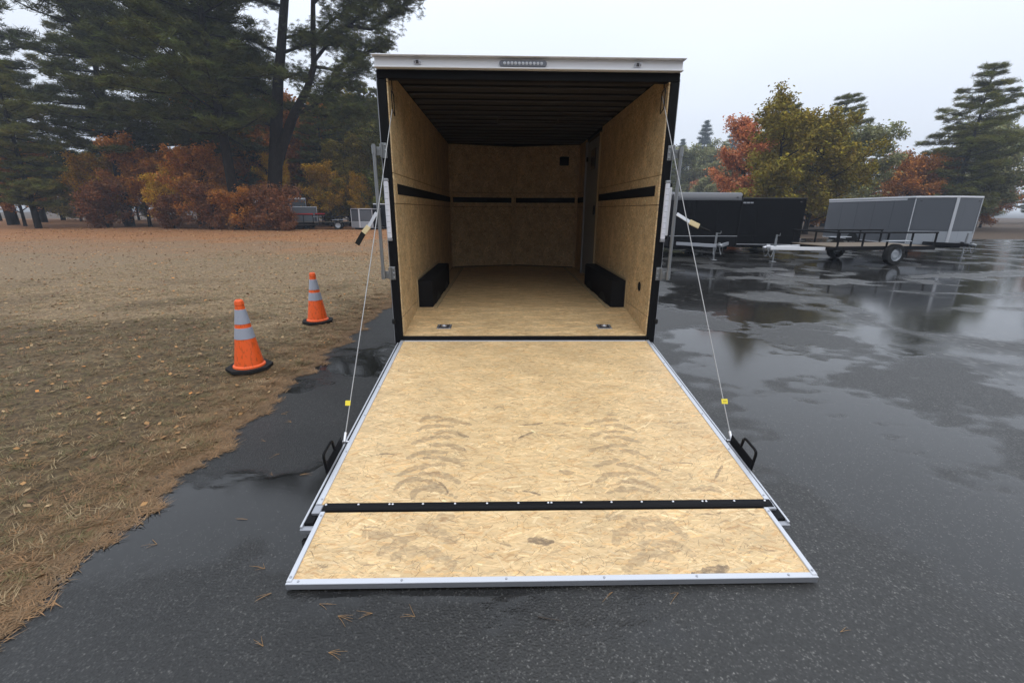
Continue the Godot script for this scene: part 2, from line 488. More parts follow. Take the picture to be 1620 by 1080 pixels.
var lawn_n := FastNoiseLite.new()
func lawn_edge(z: float) -> float:
	return -2.3 + 0.16 * lawn_n.get_noise_1d(z * 22.0) + 0.1 * lawn_n.get_noise_1d(z * 75.0)
func lawn_height(x: float, z: float) -> float:
	var inside := lawn_edge(z) - x
	return -0.03 + 0.05 * smoothstep(-0.15, 0.2, inside) + 0.03 * smoothstep(0.2, 1.4, inside) + lawn_n.get_noise_2d(x * 26.0, z * 26.0) * 0.022 + lawn_n.get_noise_2d(x * 3.0, z * 3.0) * 0.05 * smoothstep(0.5, 4.0, inside)
func lawn_color(x: float, z: float) -> Color:
	var d := -z
	var c := Color(0.15, 0.1, 0.045).lerp(Color(0.34, 0.242, 0.135), smoothstep(0.5, 5.0, d + lawn_n.get_noise_2d(x * 5, z * 5) * 5.0))
	c = c.lerp(Color(0.37, 0.22, 0.11), smoothstep(9.0, 15.0, d + lawn_n.get_noise_2d(x * 4 + 90, z * 4) * 6.0) * 0.7)
	c = c.lerp(Color(0.48, 0.215, 0.07), smoothstep(14.0, 23.0, d + lawn_n.get_noise_2d(x * 3 + 40, z * 3) * 9.0))
	var e := smoothstep(0.7, 0.0, lawn_edge(z) - x)
	c = c.lerp(Color(0.2, 0.115, 0.05), e * 0.6)
	return c

func make_ground() -> void:
	wet_n.seed = 31; wet_n.frequency = 0.55; wet_n.fractal_octaves = 4
	wet_w.seed = 8; wet_w.frequency = 0.12
	lawn_n.seed = 17; lawn_n.frequency = 0.08; lawn_n.fractal_octaves = 4
	var b := MB.new()
	flat(b, -170, -190, 170, 60, -0.08)
	var gm := mat("forest_floor", Color(0.12, 0.075, 0.04), 0.95)
	var ln := FastNoiseLite.new()
	ln.seed = 2; ln.frequency = 0.03; ln.fractal_octaves = 5
	var im := ln.get_image(512, 512, false, false, true)
	im.convert(Image.FORMAT_L8)
	var px := im.get_data()
	var gd := PackedByteArray()
	for i in px.size():
		var k := px[i] / 255.0
		gd.append(int(lerpf(128, 255, k))); gd.append(int(lerpf(120, 255, k))); gd.append(int(lerpf(110, 255, k)))
	var grain := img_tex(512, 512, gd)
	gm.albedo_texture = grain
	gm.uv1_scale = Vector3(0.3, 0.3, 1)
	tag(obj("ground", b, gm), "", "", "", "structure")
	# the lot: a fine sheet near the ramp, a coarser one round it
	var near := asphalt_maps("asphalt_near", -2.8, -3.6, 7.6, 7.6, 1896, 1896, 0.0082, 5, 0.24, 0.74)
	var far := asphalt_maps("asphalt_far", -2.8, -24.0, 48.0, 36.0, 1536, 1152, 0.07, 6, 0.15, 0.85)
	far.heightmap_scale = 0.25
	b = MB.new()
	flat(b, -2.8, -3.6, 4.8, 4.0, 0.0)
	var b2 := MB.new()
	flat(b2, -2.8, -24, 45.2, -3.6, 0.0); flat(b2, 4.8, -3.6, 45.2, 4.0, 0.0); flat(b2, -2.8, 4.0, 45.2, 12.0, 0.0)
	var am := b.mesh()
	var arr := []
	arr.resize(Mesh.ARRAY_MAX)
	arr[Mesh.ARRAY_VERTEX] = b2.v; arr[Mesh.ARRAY_NORMAL] = b2.n; arr[Mesh.ARRAY_TEX_UV] = b2.u; arr[Mesh.ARRAY_COLOR] = b2.c; arr[Mesh.ARRAY_INDEX] = b2.ix
	am.add_surface_from_arrays(Mesh.PRIMITIVE_TRIANGLES, arr)
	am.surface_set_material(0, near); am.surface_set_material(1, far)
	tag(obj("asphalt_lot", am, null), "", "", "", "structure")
	# the lawn, a grid that dips under the asphalt at its ragged edge
	var xs := []
	var x := -2.0
	while x > -75.0:
		xs.append(x); x -= 0.06 if x > -3.2 else 0.16 if x > -6.0 else 0.5 if x > -16.0 else 2.0
	var zs := []
	var z := 9.0
	while z > -62.0:
		zs.append(z); z -= 0.1 if z > -5.0 and z < 4.0 else 0.25 if z > -14.0 else 1.0
	var v := PackedVector3Array()
	var n := PackedVector3Array()
	var u := PackedVector2Array()
	var c := PackedColorArray()
	var ix := PackedInt32Array()
	for zz in zs:
		for xx in xs:
			v.append(Vector3(xx, lawn_height(xx, zz), zz)); u.append(Vector2(xx, zz)); c.append(lawn_color(xx, zz))
			n.append(Vector3(lawn_height(xx - 0.05, zz) - lawn_height(xx + 0.05, zz), 0.1, lawn_height(xx, zz - 0.05) - lawn_height(xx, zz + 0.05)).normalized())
	var nx := xs.size()
	for j in zs.size() - 1:
		for i in nx - 1:
			var a := j * nx + i
			ix.append_array([a, a + 1, a + nx, a + 1, a + nx + 1, a + nx])
	arr = []
	arr.resize(Mesh.ARRAY_MAX)
	arr[Mesh.ARRAY_VERTEX] = v; arr[Mesh.ARRAY_NORMAL] = n; arr[Mesh.ARRAY_TEX_UV] = u; arr[Mesh.ARRAY_COLOR] = c; arr[Mesh.ARRAY_INDEX] = ix
	am = ArrayMesh.new()
	am.add_surface_from_arrays(Mesh.PRIMITIVE_TRIANGLES, arr)
	var lm := mat("lawn_soil", Color.WHITE, 0.95)
	lm.vertex_color_use_as_albedo = true
	lm.albedo_texture = grain
	lm.uv1_scale = Vector3(0.9, 0.9, 1)
	lm.heightmap_enabled = true; lm.heightmap_texture = grain; lm.heightmap_scale = 1.2
	tag(obj("lawn", am, lm), "", "", "", "structure")

func copies(called: String, m: Mesh, material: Material, where: Array, tones: Array, parent: Node) -> MultiMeshInstance3D:
	var mm := MultiMesh.new()
	mm.transform_format = MultiMesh.TRANSFORM_3D
	mm.use_colors = true
	mm.mesh = m
	mm.instance_count = where.size()
	for i in where.size():
		mm.set_instance_transform(i, where[i]); mm.set_instance_color(i, tones[i])
	var o := MultiMeshInstance3D.new()
	o.name = called
	o.multimesh = mm
	o.material_override = material
	parent.add_child(o, true)
	o.set_meta("kind", "stuff")
	return o

func make_litter() -> void:
	rng.seed = 77
	var b := MB.new()
	for i in 9:      # a low tuft of dry blades
		var an := rng.randf() * TAU
		var o := Vector3(rng.randf_range(-0.03, 0.03), 0, rng.randf_range(-0.03, 0.03))
		var d := Vector3(cos(an), 0, sin(an))
		var s := Vector3(-d.z, 0, d.x) * 0.0022
		var tip := o + d * rng.randf_range(0.02, 0.07) + Vector3.UP * rng.randf_range(0.004, 0.02)
		b.face([o - s, o + s, tip], Vector3.UP)
	var tuft := b.mesh()
	var gm := mat("dry_grass", Color.WHITE, 0.85)
	gm.vertex_color_use_as_albedo = true
	var w := []
	var t := []
	while w.size() < 7000:
		var z := rng.randf_range(-4.5, 4.5)
		var x := lawn_edge(z) + 0.06 - pow(rng.randf(), 1.4) * 0.6
		var k := rng.randf_range(0.8, 1.6)
		w.append(Transform3D(Basis(Vector3.UP, rng.randf() * TAU).scaled(Vector3(k, k * 0.6, k)), Vector3(x, maxf(0.002, lawn_height(x, z) - 0.004), z)))
		t.append(Color(0.27, 0.15, 0.068).lerp(Color(0.18, 0.12, 0.065), rng.randf()) * rng.randf_range(0.7, 1.3))
	while w.size() < 59000:
		var z := rng.randf_range(-13.0, 5.0) if rng.randf() < 0.75 else rng.randf_range(-5.0, 3.0)
		var x := -2.15 - pow(rng.randf(), 1.5) * 9.0
		var inside := lawn_edge(z) - x
		if inside < -0.02: continue
		var k := rng.randf_range(0.7, 1.5)
		w.append(Transform3D(Basis(Vector3.UP, rng.randf() * TAU).scaled(Vector3.ONE * k), Vector3(x, lawn_height(x, z) - 0.004, z)))
		var c := lawn_color(x, z) * rng.randf_range(0.7, 1.35)
		var q := rng.randf()
		if q < 0.3: c = c.lerp(Color(0.11, 0.115, 0.04), 0.6)
		elif q < 0.45: c = c.lerp(Color(0.42, 0.32, 0.18), 0.6)
		elif q < 0.62: c = c.lerp(Color(0.3, 0.15, 0.06), 0.6)
		t.append(c)
	tag(copies("dry_grass", tuft, gm, w, t, self), "short dry brown grass and pine needles matted over the lawn", "grass")
	b = MB.new()      # a fallen leaf, bent along its rib
	b.face([Vector3(-0.03, 0.004, 0), Vector3(0, 0.0, -0.022), Vector3(0.035, 0.002, 0)], Vector3.UP)
	b.face([Vector3(-0.03, 0.004, 0), Vector3(0, 0.012, 0.02), Vector3(0.035, 0.002, 0)], Vector3.UP)
	var leaf := b.mesh()
	w = []
	t = []
	while w.size() < 13000:
		var z := 4.0 - pow(rng.randf(), 0.7) * 38.0
		var x := -2.2 - pow(rng.randf(), 1.3) * (6.0 - z * 0.9 if z < 0 else 6.0)
		if lawn_edge(z) - x < 0.02: continue
		var k := rng.randf_range(0.35, 0.85) * (1.0 + maxf(0.0, -z) * 0.035)
		w.append(Transform3D(Basis.from_euler(Vector3(rng.randf_range(-0.4, 0.4), rng.randf() * TAU, rng.randf_range(-0.4, 0.4))).scaled(Vector3.ONE * k), Vector3(x, lawn_height(x, z) + 0.012, z)))
		var q := rng.randf()
		t.append((Color(0.3, 0.16, 0.06) if q < 0.5 else Color(0.16, 0.08, 0.04) if q < 0.75 else Color(0.36, 0.24, 0.12) if q < 0.93 else Color(0.5, 0.2, 0.05)) * rng.randf_range(0.7, 1.3))
	tag(copies("fallen_leaves", leaf, gm, w, t, self), "fallen brown and orange leaves scattered over the lawn", "leaves")
	# pine needle bundles that lie on the asphalt, one by one
	var spots := [[-1.35, 2.55], [-1.25, 2.69], [-1.02, 2.75], [-0.92, 2.81], [-0.78, 2.8], [-0.6, 2.82], [-1.16, 2.94], [-0.9, 2.97], [0.25, 2.71], [0.54, 2.72], [-1.95, 1.35], [-1.77, 1.52], [-1.69, 1.78], [-1.52, 1.78], [1.12, 2.92], [-1.97, 2.38], [-2.05, 0.9], [-1.9, 1.05], [-1.62, 2.2]]
	for i in spots.size():
		rng.seed = 900 + i
		b = MB.new()
		var dir := rng.randf_range(-0.7, 0.7) + (PI if rng.randf() < 0.5 else 0.0)
		for k in rng.randi_range(2, 4):
			var an := dir + rng.randfn(0.0, 0.18)
			var l := rng.randf_range(0.035, 0.085)
			var d := Vector3(cos(an), 0, sin(an))
			var sd := Vector3(-d.z, 0, d.x) * rng.randf_range(-0.012, 0.012)
			b.tube([Vector3(0, 0.003, 0), d * l * 0.5 + sd + Vector3.UP * 0.006, d * l + sd * 2.2 + Vector3.UP * 0.003], [0.0008, 0.0008, 0.0004], 4, false)
		var o := obj("pine_needles", b, M.dead_needle, self, Vector3(spots[i][0], 0.0, spots[i][1]))
		tag(o, "small bundle of brown pine needles fallen on the wet asphalt", "pine needles", "pine needle bundles on the asphalt")
	rng.seed = 5
	b = MB.new()
	b.tube([Vector3(-0.05, 0.004, -0.01), Vector3(0, 0.007, 0.004), Vector3(0.05, 0.004, 0.012)], [0.002, 0.0018, 0.001], 5)
	tag(obj("twig", b, M.twig, self, Vector3(-0.04, 0, 2.84)), "thin black twig on the asphalt before the ramp flap", "twig")

# ------------------------------------------------------------------ the car hauler
func make_hauler() -> void:
	var T := thing("cargo_trailer", "black enclosed cargo trailer with open plywood interior and lowered ramp door", "trailer", Vector3(0, GY, 0))
	var blk: Material = M.black_paint
	# body outside: side skins, roof, nose, belly
	for s in [-1.0, 1.0]:
		bx("side_skin", Vector3(s * 1.285, 1.247, -2.33), Vector3(0.02, 2.474, 4.5), M.gloss_black, T)
		var nb := MB.new()
		nb.prism([Vector2(1.295, -4.582), Vector2(0.0, -5.0), Vector2(0.0, -4.975), Vector2(1.275, -4.565)], Vector3(s, 0, 0), Vector3(0, 0, 1), Vector3(0, 2.474, 0), Vector3(0, 0.01, 0))
		obj("nose_skin", nb, M.gloss_black, T)
		bx("corner_trim", Vector3(s * 1.303, 1.2, -0.045), Vector3(0.012, 2.38, 0.05), M.dull_aluminium, T, 0.003)
	var rb := MB.new()
	rb.prism([Vector2(-1.3, 0.02), Vector2(1.3, 0.02), Vector2(1.3, -4.6), Vector2(0, -5.02), Vector2(-1.3, -4.6)], Vector3(1, 0, 0), Vector3(0, 0, 1), Vector3(0, 0.02, 0), Vector3(0, 2.485, 0))
	obj("roof", rb, M.white_metal, T)
	rb = MB.new()
	rb.prism([Vector2(-1.27, -0.08), Vector2(1.27, -0.08), Vector2(1.27, -4.57), Vector2(0, -4.96), Vector2(-1.27, -4.57)], Vector3(1, 0, 0), Vector3(0, 0, 1), Vector3(0, 0.012, 0), Vector3(0, 2.462, 0))
	obj("ceiling_skin", rb, M.ceiling_skin, T)
	rb = MB.new()
	rb.prism([Vector2(-1.27, -0.08), Vector2(1.27, -0.08), Vector2(1.27, -4.57), Vector2(0, -4.96), Vector2(-1.27, -4.57)], Vector3(1, 0, 0), Vector3(0, 0, 1), Vector3(0, 0.1, 0), Vector3(0, -0.02, 0))
	obj("chassis", rb, M.black_matte, T)
	# ceiling bows, hat channels
	for i in 16:
		var z := -0.16 - 0.283 * i
		var w := 1.2 if z > -4.45 else 0.9
		var b := MB.new()
		b.prism([Vector2(-0.074, 0.014), Vector2(0.074, 0.014), Vector2(0.066, 0.0), Vector2(-0.066, 0.0)], Vector3(0, 0, 1), Vector3(0, 1, 0), Vector3(2 * w, 0, 0), Vector3(-w, 2.447, z))
		obj("ceiling_bow", b, M.bow_paint, T)
	var vf := MB.new()
	for q in [[0.1, -1.83, 0.78, 0.02], [0.1, -2.19, 0.78, 0.02]]: vf.box(Vector3(q[0], 2.395, q[1]), Vector3(q[2], 0.012, q[3]), 0.003)
	for q in [-0.28, 0.48]: vf.box(Vector3(q, 2.395, -2.01), Vector3(0.02, 0.012, 0.338), 0.003)
	obj("roof_vent_frame", vf, M.bow_paint, T)
	# rear frame
	for s in [-1.0, 1.0]:
		bx("rear_post", Vector3(s * 1.26, 1.17, -0.03), Vector3(0.078, 2.38, 0.06), blk, T, 0.006)
	bx("rear_header", Vector3(0, 2.396, -0.035), Vector3(2.598, 0.072, 0.07), blk, T, 0.006)
	bx("rear_sill", Vector3(0, 0.045, -0.012), Vector3(2.44, 0.102, 0.05), blk, T, 0.006)
	# white header cap: face, drip lip above, bright ledge below
	var cap := bx("header_cap", Vector3(0, 2.473, 0.012), Vector3(2.592, 0.082, 0.06), M.white_metal, T, 0.003)
	bx("drip_lip", Vector3(0, 2.519, 0.03), Vector3(2.625, 0.01, 0.1), M.white_metal, cap, 0.003)
	bx("lower_ledge", Vector3(0, 2.436, 0.035), Vector3(2.6, 0.012, 0.05), M.white_metal, cap, 0.003)
	var lb := MB.new()      # the third brake light, a capsule of eleven lenses
	var pr := []
	for k in 17:
		var an := PI / 2 + PI * k / 16.0
		pr.append(Vector2(-0.178 + 0.0215 * cos(an), 0.0215 * sin(an)))
	for k in 17:
		var an := -PI / 2 + PI * k / 16.0
		pr.append(Vector2(0.178 + 0.0215 * cos(an), 0.0215 * sin(an)))
	lb.prism(pr, Vector3(1, 0, 0), Vector3(0, 1, 0), Vector3(0, 0, 0.014), Vector3(-0.058, 2.472, 0.042))
	var bl := obj("brake_light", lb, M.lens_grey, T)
	for k in 11:
		var d := MB.new()
		d.t = Transform3D(Basis(Vector3.RIGHT, PI / 2), Vector3(-0.058 - 0.155 + 0.031 * k, 2.472, 0.056))
		d.lathe([Vector2(0.0125, 0), Vector2(0.0125, 0.003), Vector2(0.008, 0.005), Vector2(0.0, 0.0055)], Vector3.ZERO, 10)
		obj("led", d, M.led_dot, bl)
	for x in [-0.939, 0.908]:
		var q := MB.new()
		q.box(Vector3(x, 2.474, 0.047), Vector3(0.062, 0.032, 0.012), 0.005)
		var ml := obj("marker_light", q, M.lens_white, T)
		bx("lens", Vector3(x, 2.474, 0.056), Vector3(0.026, 0.026, 0.008), M.dark_lens, ml, 0.004)
		for e in [-0.024, 0.024]: bx("screw", Vector3(x + e, 2.474, 0.055), Vector3(0.006, 0.02, 0.006), M.dark_lens, ml, 0.002)
	# inner lining. Boards 12 mm thick with open joints over a dark backing
	for s in [-1.0, 1.0]:
		var zend := -4.53 if s < 0 else -2.66
		bx("lining_back", Vector3(s * 1.232, 1.24, -2.3), Vector3(0.02, 2.34, 4.46), M.wood_back, T)
		var rows := [[1.613, 2.337, "upper_panel"], [2.343, 2.445, "top_strip"], [1.353, 1.607, "middle_board"], [0.292, 1.347, "lower_panel"]]
		for r in rows:
			var cuts := [-0.004, -2.45, zend] if s < 0 else [-0.004, zend]
			for k in cuts.size() - 1:
				var za: float = cuts[k]
				var zb: float = cuts[k + 1] + 0.004
				var thick := 0.012 if r[2] != "middle_board" else 0.015
				bx(r[2], Vector3(s * (1.208 + 0.006 - thick * 0.5 + 0.004), (r[0] + r[1]) * 0.5, (za + zb) * 0.5), Vector3(thick, r[1] - r[0], za - zb), M.wall_board, T, 0.0015)
		if s > 0:      # ahead of the side door
			for r in rows:
				bx(r[2], Vector3(1.212, (r[0] + r[1]) * 0.5, -4.19), Vector3(0.012, r[1] - r[0], 0.66), M.wall_board, T, 0.0015)
		bx("base_board", Vector3(s * 1.21, 0.187, -0.41), Vector3(0.014, 0.2, 0.81), M.wall_board, T, 0.002)
		bx("base_board", Vector3(s * 1.211, 0.247, -2.68), Vector3(0.012, 0.084, 3.7), M.wall_board, T, 0.002)
		var be := -4.5 if s < 0 else -2.62
		bx("wall_stripe", Vector3(s * 1.2005, 1.4775, (be - 0.1) * 0.5), Vector3(0.006, 0.094, -0.1 - be), M.black_matte, T, 0.002)
		if s > 0: bx("wall_stripe", Vector3(1.203, 1.4775, -4.2), Vector3(0.006, 0.094, 0.62), M.black_matte, T, 0.002)
		# wheel box, its wooden surround, the edge strips of the floor
		bx("wheel_box", Vector3(s * 1.117, 0.365, -1.67), Vector3(0.166, 0.318, 1.7), M.black_matte, T, 0.008)
		bx("box_surround", Vector3(s * 1.198, 0.34, -0.795), Vector3(0.012, 0.43, 0.03), M.wood_edge, T, 0.002)
		bx("box_surround", Vector3(s * 1.198, 0.54, -1.67), Vector3(0.012, 0.025, 1.72), M.wood_edge, T, 0.002)
		bx("floor_strip", Vector3(s * 1.005, 0.209, -2.67), Vector3(0.036, 0.012, 3.72), M.wood_edge, T, 0.003)
		bx("floor_edge", Vector3(s * 1.112, 0.2, -2.67), Vector3(0.17, 0.018, 3.72), M.floor_board, T)
	# floor: a tail that drops to the sill, then three sheets
	var fb := MB.new()
	fb.prism([Vector2(0.0, 0.082), Vector2(0.0, 0.1), Vector2(-0.797, 0.207), Vector2(-0.797, 0.189)], Vector3(0, 0, 1), Vector3(0, 1, 0), Vector3(2.41, 0, 0), Vector3(-1.205, 0, 0.006))
	obj("tail_floor", fb, M.floor_board, T)
	for q in [[-0.801, -2.02], [-2.024, -3.24], [-3.244, -4.56]]:
		bx("floor_sheet", Vector3(0, 0.198, (q[0] + q[1]) * 0.5), Vector3(1.968, 0.018, q[0] - q[1]), M.floor_board, T, 0.001)
	fb = MB.new()
	fb.prism([Vector2(-1.2, -4.563), Vector2(1.2, -4.563), Vector2(0, -4.93)], Vector3(1, 0, 0), Vector3(0, 0, 1), Vector3(0, 0.018, 0), Vector3(0, 0.189, 0))
	obj("nose_floor", fb, M.floor_board, T)
	# front wall, two leaves that meet in a shallow V
	for s in [-1.0, 1.0]:
		var f := Transform3D(Basis(Vector3.UP, -s * atan2(0.37, 1.2)), Vector3(s * 0.6, 0, -4.725))
		for r in [[1.613, 2.445, "front_upper_panel"], [1.353, 1.607, "front_middle_board"], [0.23, 1.347, "front_lower_panel"]]:
			var b := MB.new()
			b.box(Vector3(0, (r[0] + r[1]) * 0.5, 0), Vector3(1.225, r[1] - r[0], 0.012), 0.0015)
			obj(r[2], b, M.wall_board, T).transform = f
		var b2 := MB.new()
		b2.box(Vector3(0, 1.34, -0.014), Vector3(1.26, 2.3, 0.012))
		obj("lining_back", b2, M.wood_back, T).transform = f
		b2 = MB.new()
		b2.box(Vector3(0, 1.4775, 0.009), Vector3(1.16, 0.094, 0.006), 0.002)
		obj("wall_stripe", b2, M.black_matte, T).transform = f
		bx("corner_strip", Vector3(s * 1.185, 1.33, -4.53), Vector3(0.045, 2.22, 0.03), M.wall_board, T, 0.003)
	bx("center_strip", Vector3(0, 1.33, -4.895), Vector3(0.07, 2.22, 0.02), M.wall_board, T, 0.003)
	bx("wall_vent", Vector3(0.93, 2.17, -4.585), Vector3(0.17, 0.15, 0.06), M.black_matte, T, 0.008)
	# side door on the right, seen on edge
	var dr := bx("side_door", Vector3(1.205, 1.3, -3.2), Vector3(0.025, 2.1, 0.94), M.grey_door, T, 0.004)
	bx("door_frame", Vector3(1.19, 1.3, -3.71), Vector3(0.04, 2.16, 0.04), M.dull_aluminium, dr, 0.004)
	bx("door_frame", Vector3(1.198, 1.3, -2.695), Vector3(0.03, 2.16, 0.04), M.wood_edge, dr, 0.004)
	bx("door_window", Vector3(1.188, 2.06, -3.12), Vector3(0.012, 0.3, 0.34), M.dark_lens, dr, 0.004)
	bx("latch", Vector3(1.178, 2.1, -3.58), Vector3(0.03, 0.07, 0.03), M.black_matte, dr, 0.005)
	bx("handle", Vector3(1.178, 1.3, -2.8), Vector3(0.03, 0.14, 0.04), M.black_matte, dr, 0.005)
	# the hole low in the right wall, a round dark cup
	var hb := MB.new()
	hb.t = Transform3D(Basis(Vector3.FORWARD, -PI / 2), Vector3(1.2035, 0.538, -0.33))
	hb.lathe([Vector2(0.0, 0.002), Vector2(0.046, 0.002), Vector2(0.05, 0.0)], Vector3.ZERO, 20)
	obj("access_hole", hb, M.black_matte, T)
	# recessed tie-down rings in the tail floor
	for s in [-1.0, 1.0]:
		var dn := Transform3D(Basis(Vector3.RIGHT, atan2(0.107, 0.797)), Vector3(s * 0.836, 0.1305, -0.225))
		var b := MB.new()
		b.box(Vector3.ZERO, Vector3(0.15, 0.006, 0.12), 0.002)
		var pl := obj("tie_down", b, M.galvanised, T)
		pl.transform = dn
		b = MB.new()
		b.box(Vector3(0, 0.0035, 0), Vector3(0.1, 0.002, 0.085), 0.0006)
		obj("pan", b, M.dark_lens, pl)
		b = MB.new()
		var ring := []
		for k in 17:
			var an := TAU * k / 16.0
			ring.append(Vector3(0.027 * cos(an), 0.012 + 0.004 * sin(an), 0.027 * sin(an)))
		b.tube(ring, 0.006, 8, false)
		obj("ring", b, M.bright_steel, pl)
		for e in [[-0.063, -0.05], [0.063, -0.05], [-0.063, 0.05], [0.063, 0.05]]:
			b = MB.new()
			b.lathe([Vector2(0.007, 0.003), Vector2(0.006, 0.006), Vector2(0, 0.007)], Vector3(e[0], 0, e[1]), 8)
			obj("screw", b, M.bright_steel, pl)
	# tail lights on the posts
	for s in [-1.0, 1.0]:
		var b := MB.new()
		b.box(Vector3(s * 1.276, 1.29, 0.016), Vector3(0.04, 0.5, 0.03), 0.008)
		var tl := obj("tail_light", b, M.lens_white, T)
		for y in [1.03, 1.55]: bx("end_cap", Vector3(s * 1.276, y, 0.014), Vector3(0.042, 0.026, 0.032), M.dull_aluminium, tl, 0.004)
		for k in 9: bx("led_divider", Vector3(s * 1.276, 1.09 + 0.05 * k, 0.0315), Vector3(0.03, 0.006, 0.003), M.led_dot, tl, 0.001)
		if s > 0:
			bx("light_housing", Vector3(1.312, 1.29, -0.03), Vector3(0.03, 0.5, 0.05), blk, T, 0.004)
			bx("reflector", Vector3(1.308, 1.29, 0.0), Vector3(0.034, 0.43, 0.012), M.white_metal, T, 0.003)
		bx("bumper_stop", Vector3(s * 1.297, 0.245, 0.012), Vector3(0.03, 0.05, 0.03), M.rubber, T, 0.008)
	# galvanised lock rods swung outward, with brackets and lever handles
	for s in [-1.0, 1.0]:
		var b := MB.new()
		b.cyl(Vector3(s * 1.35, 0.665, 0.06), Vector3(s * 1.35, 1.84, 0.06), 0.0155, 14)
		var rod := obj("lock_rod", b, M.galvanised, T)
		for y in [0.715, 1.795]:
			b = MB.new()
			b.box(Vector3(s * 1.275, y, 0.006), Vector3(0.05, 0.125, 0.008), 0.003)
			for k in 3:
				b.t = Transform3D(Basis(Vector3.RIGHT, PI / 2), Vector3(s * 1.264, y - 0.042 + 0.042 * k, 0.0095))
				b.lathe([Vector2(0.009, 0.0), Vector2(0.0085, 0.005), Vector2(0.004, 0.008), Vector2(0, 0.008)], Vector3.ZERO, 10)
				b.t = Transform3D()
			b.cyl(Vector3(s * 1.298, y - 0.055, 0.022), Vector3(s * 1.298, y + 0.055, 0.022), 0.011, 10)
			b.box(Vector3(s * 1.325, y - 0.01, 0.04), Vector3(0.052, 0.07, 0.006), 0.002)
			b.cyl(Vector3(s * 1.318, y, 0.042), Vector3(s * 1.318, y, 0.052), 0.01, 8)
			b.cyl(Vector3(s * 1.35, y - 0.035, 0.06), Vector3(s * 1.35, y + 0.035, 0.06), 0.02, 14)
			obj("rod_bracket", b, M.galvanised, rod)
		# lever: a bent strap, a cream sleeve and a black grip
		var p0 := Vector3(-1.364, 1.268, 0.08)
		var p1 := Vector3(-1.438, 1.148, 0.1)
		var p2 := Vector3(-1.487, 1.092, 0.11)
		var p3 := Vector3(-1.553, 0.992, 0.11)
		if s > 0:
			p0 = Vector3(1.364, 1.272, 0.08); p1 = Vector3(1.482, 1.203, 0.1); p2 = Vector3(1.572, 1.164, 0.1); p3 = Vector3(1.679, 1.122, 0.1)
		for q in [["lever", p0, p1, 0.03, M.aluminium], ["sleeve", p1, p2, 0.046, M.cream_strap], ["grip", p2, p3, 0.046, M.rubber]]:
			var along: Vector3 = (q[2] - q[1])
			var ln := along.length()
			var xx := along / ln
			var zz := xx.cross(Vector3(0.0, 0.25, 1.0)).normalized()
			b = MB.new()
			b.t = Transform3D(Basis(xx, zz, xx.cross(zz)), (q[1] + q[2]) * 0.5)
			b.box(Vector3.ZERO, Vector3(ln + 0.004, q[3] * (1.0 if s < 0 or q[0] != "grip" else 0.35), 0.012 if q[0] != "lever" else 0.006), 0.003)
			obj(q[0], b, q[4], rod)
	# wire guides for the ramp cables, high on the side walls
	for s in [-1.0, 1.0]:
		var b := MB.new()
		var yt := 2.29 if s < 0 else 2.33
		b.tube([Vector3(s * 1.185, yt + 0.1, -0.06), Vector3(s * 1.185, yt, -0.06), Vector3(s * 1.18, yt - 0.02, 0.0), Vector3(s * 1.18, yt - 0.17, 0.0), Vector3(s * 1.185, yt - 0.2, -0.1), Vector3(s * 1.185, yt - 0.03, -0.1), Vector3(s * 1.18, yt - 0.02, -0.03)], 0.0045, 6)
		obj("cable_guide", b, blk, T)
	# ramp cables with their yellow tags
	for s in [-1.0, 1.0]:
		var a := Vector3(-1.267, -0.148, 1.643) if s < 0 else Vector3(1.286, -0.15, 1.655)
		var e := Vector3(-1.18, 2.12, 0.015) if s < 0 else Vector3(1.18, 2.268, -0.072)
		var b := MB.new()
		var ps := []
		for k in 13:
			var t := k / 12.0
			ps.append(a.lerp(e, t) - Vector3(0, 0.012 * sin(t * PI), 0))
		b.tube(ps, 0.0034, 8)
		var cb := obj("ramp_cable", b, M.cable_steel, T)
		b = MB.new()
		b.cyl(a - (e - a).normalized() * 0.01, a + (e - a).normalized() * 0.05, 0.009, 10)
		b.cyl(a + Vector3(s * -0.03, -0.012, 0.0), a + Vector3(s * 0.012, -0.012, 0), 0.007, 8)
		obj("swage_end", b, M.bright_steel, cb)
		var tp := a.lerp(e, 0.0905 if s < 0 else 0.0875)
		b = MB.new()
		b.t = Transform3D(Basis(Vector3.RIGHT, -0.5), tp + Vector3(-0.013 if s < 0 else 0.005, -0.006, 0.008))
		b.box(Vector3.ZERO, Vector3(0.042 if s > 0 else 0.034, 0.034, 0.003), 0.001)
		var tg := obj("yellow_tag", b, M.tag_yellow, cb)
		if s > 0:
			for k in 4:
				var ink := MB.new()
				ink.t = b.t
				ink.box(Vector3(-0.009 + 0.006 * k, 0.001, 0.0022), Vector3(0.002, 0.011, 0.001))
				obj("print", ink, M.tag_ink, tg)
	# running gear under the wheel boxes
	for s in [-1.0, 1.0]:
		for z in [-1.25, -2.1]:
			var b := MB.new()
			b.t = Transform3D(Basis(Vector3.FORWARD, PI / 2), Vector3(s * 1.13, 0.015, z))
			b.lathe([Vector2(0.2, -0.1), Vector2(0.3, -0.1), Vector2(0.335, -0.07), Vector2(0.335, 0.07), Vector2(0.3, 0.1), Vector2(0.2, 0.1)], Vector3.ZERO, 28)
			var wh := obj("wheel", b, M.rubber, T)
			b = MB.new()
			b.t = Transform3D(Basis(Vector3.FORWARD, PI / 2), Vector3(s * 1.13, 0.015, z))
			b.lathe([Vector2(0, 0.05), Vector2(0.08, 0.055), Vector2(0.18, 0.03), Vector2(0.2, 0.09), Vector2(0.2, -0.09), Vector2(0, -0.05)], Vector3.ZERO, 20)
			obj("rim", b, M.silver_panel, wh)
	make_ramp(T)

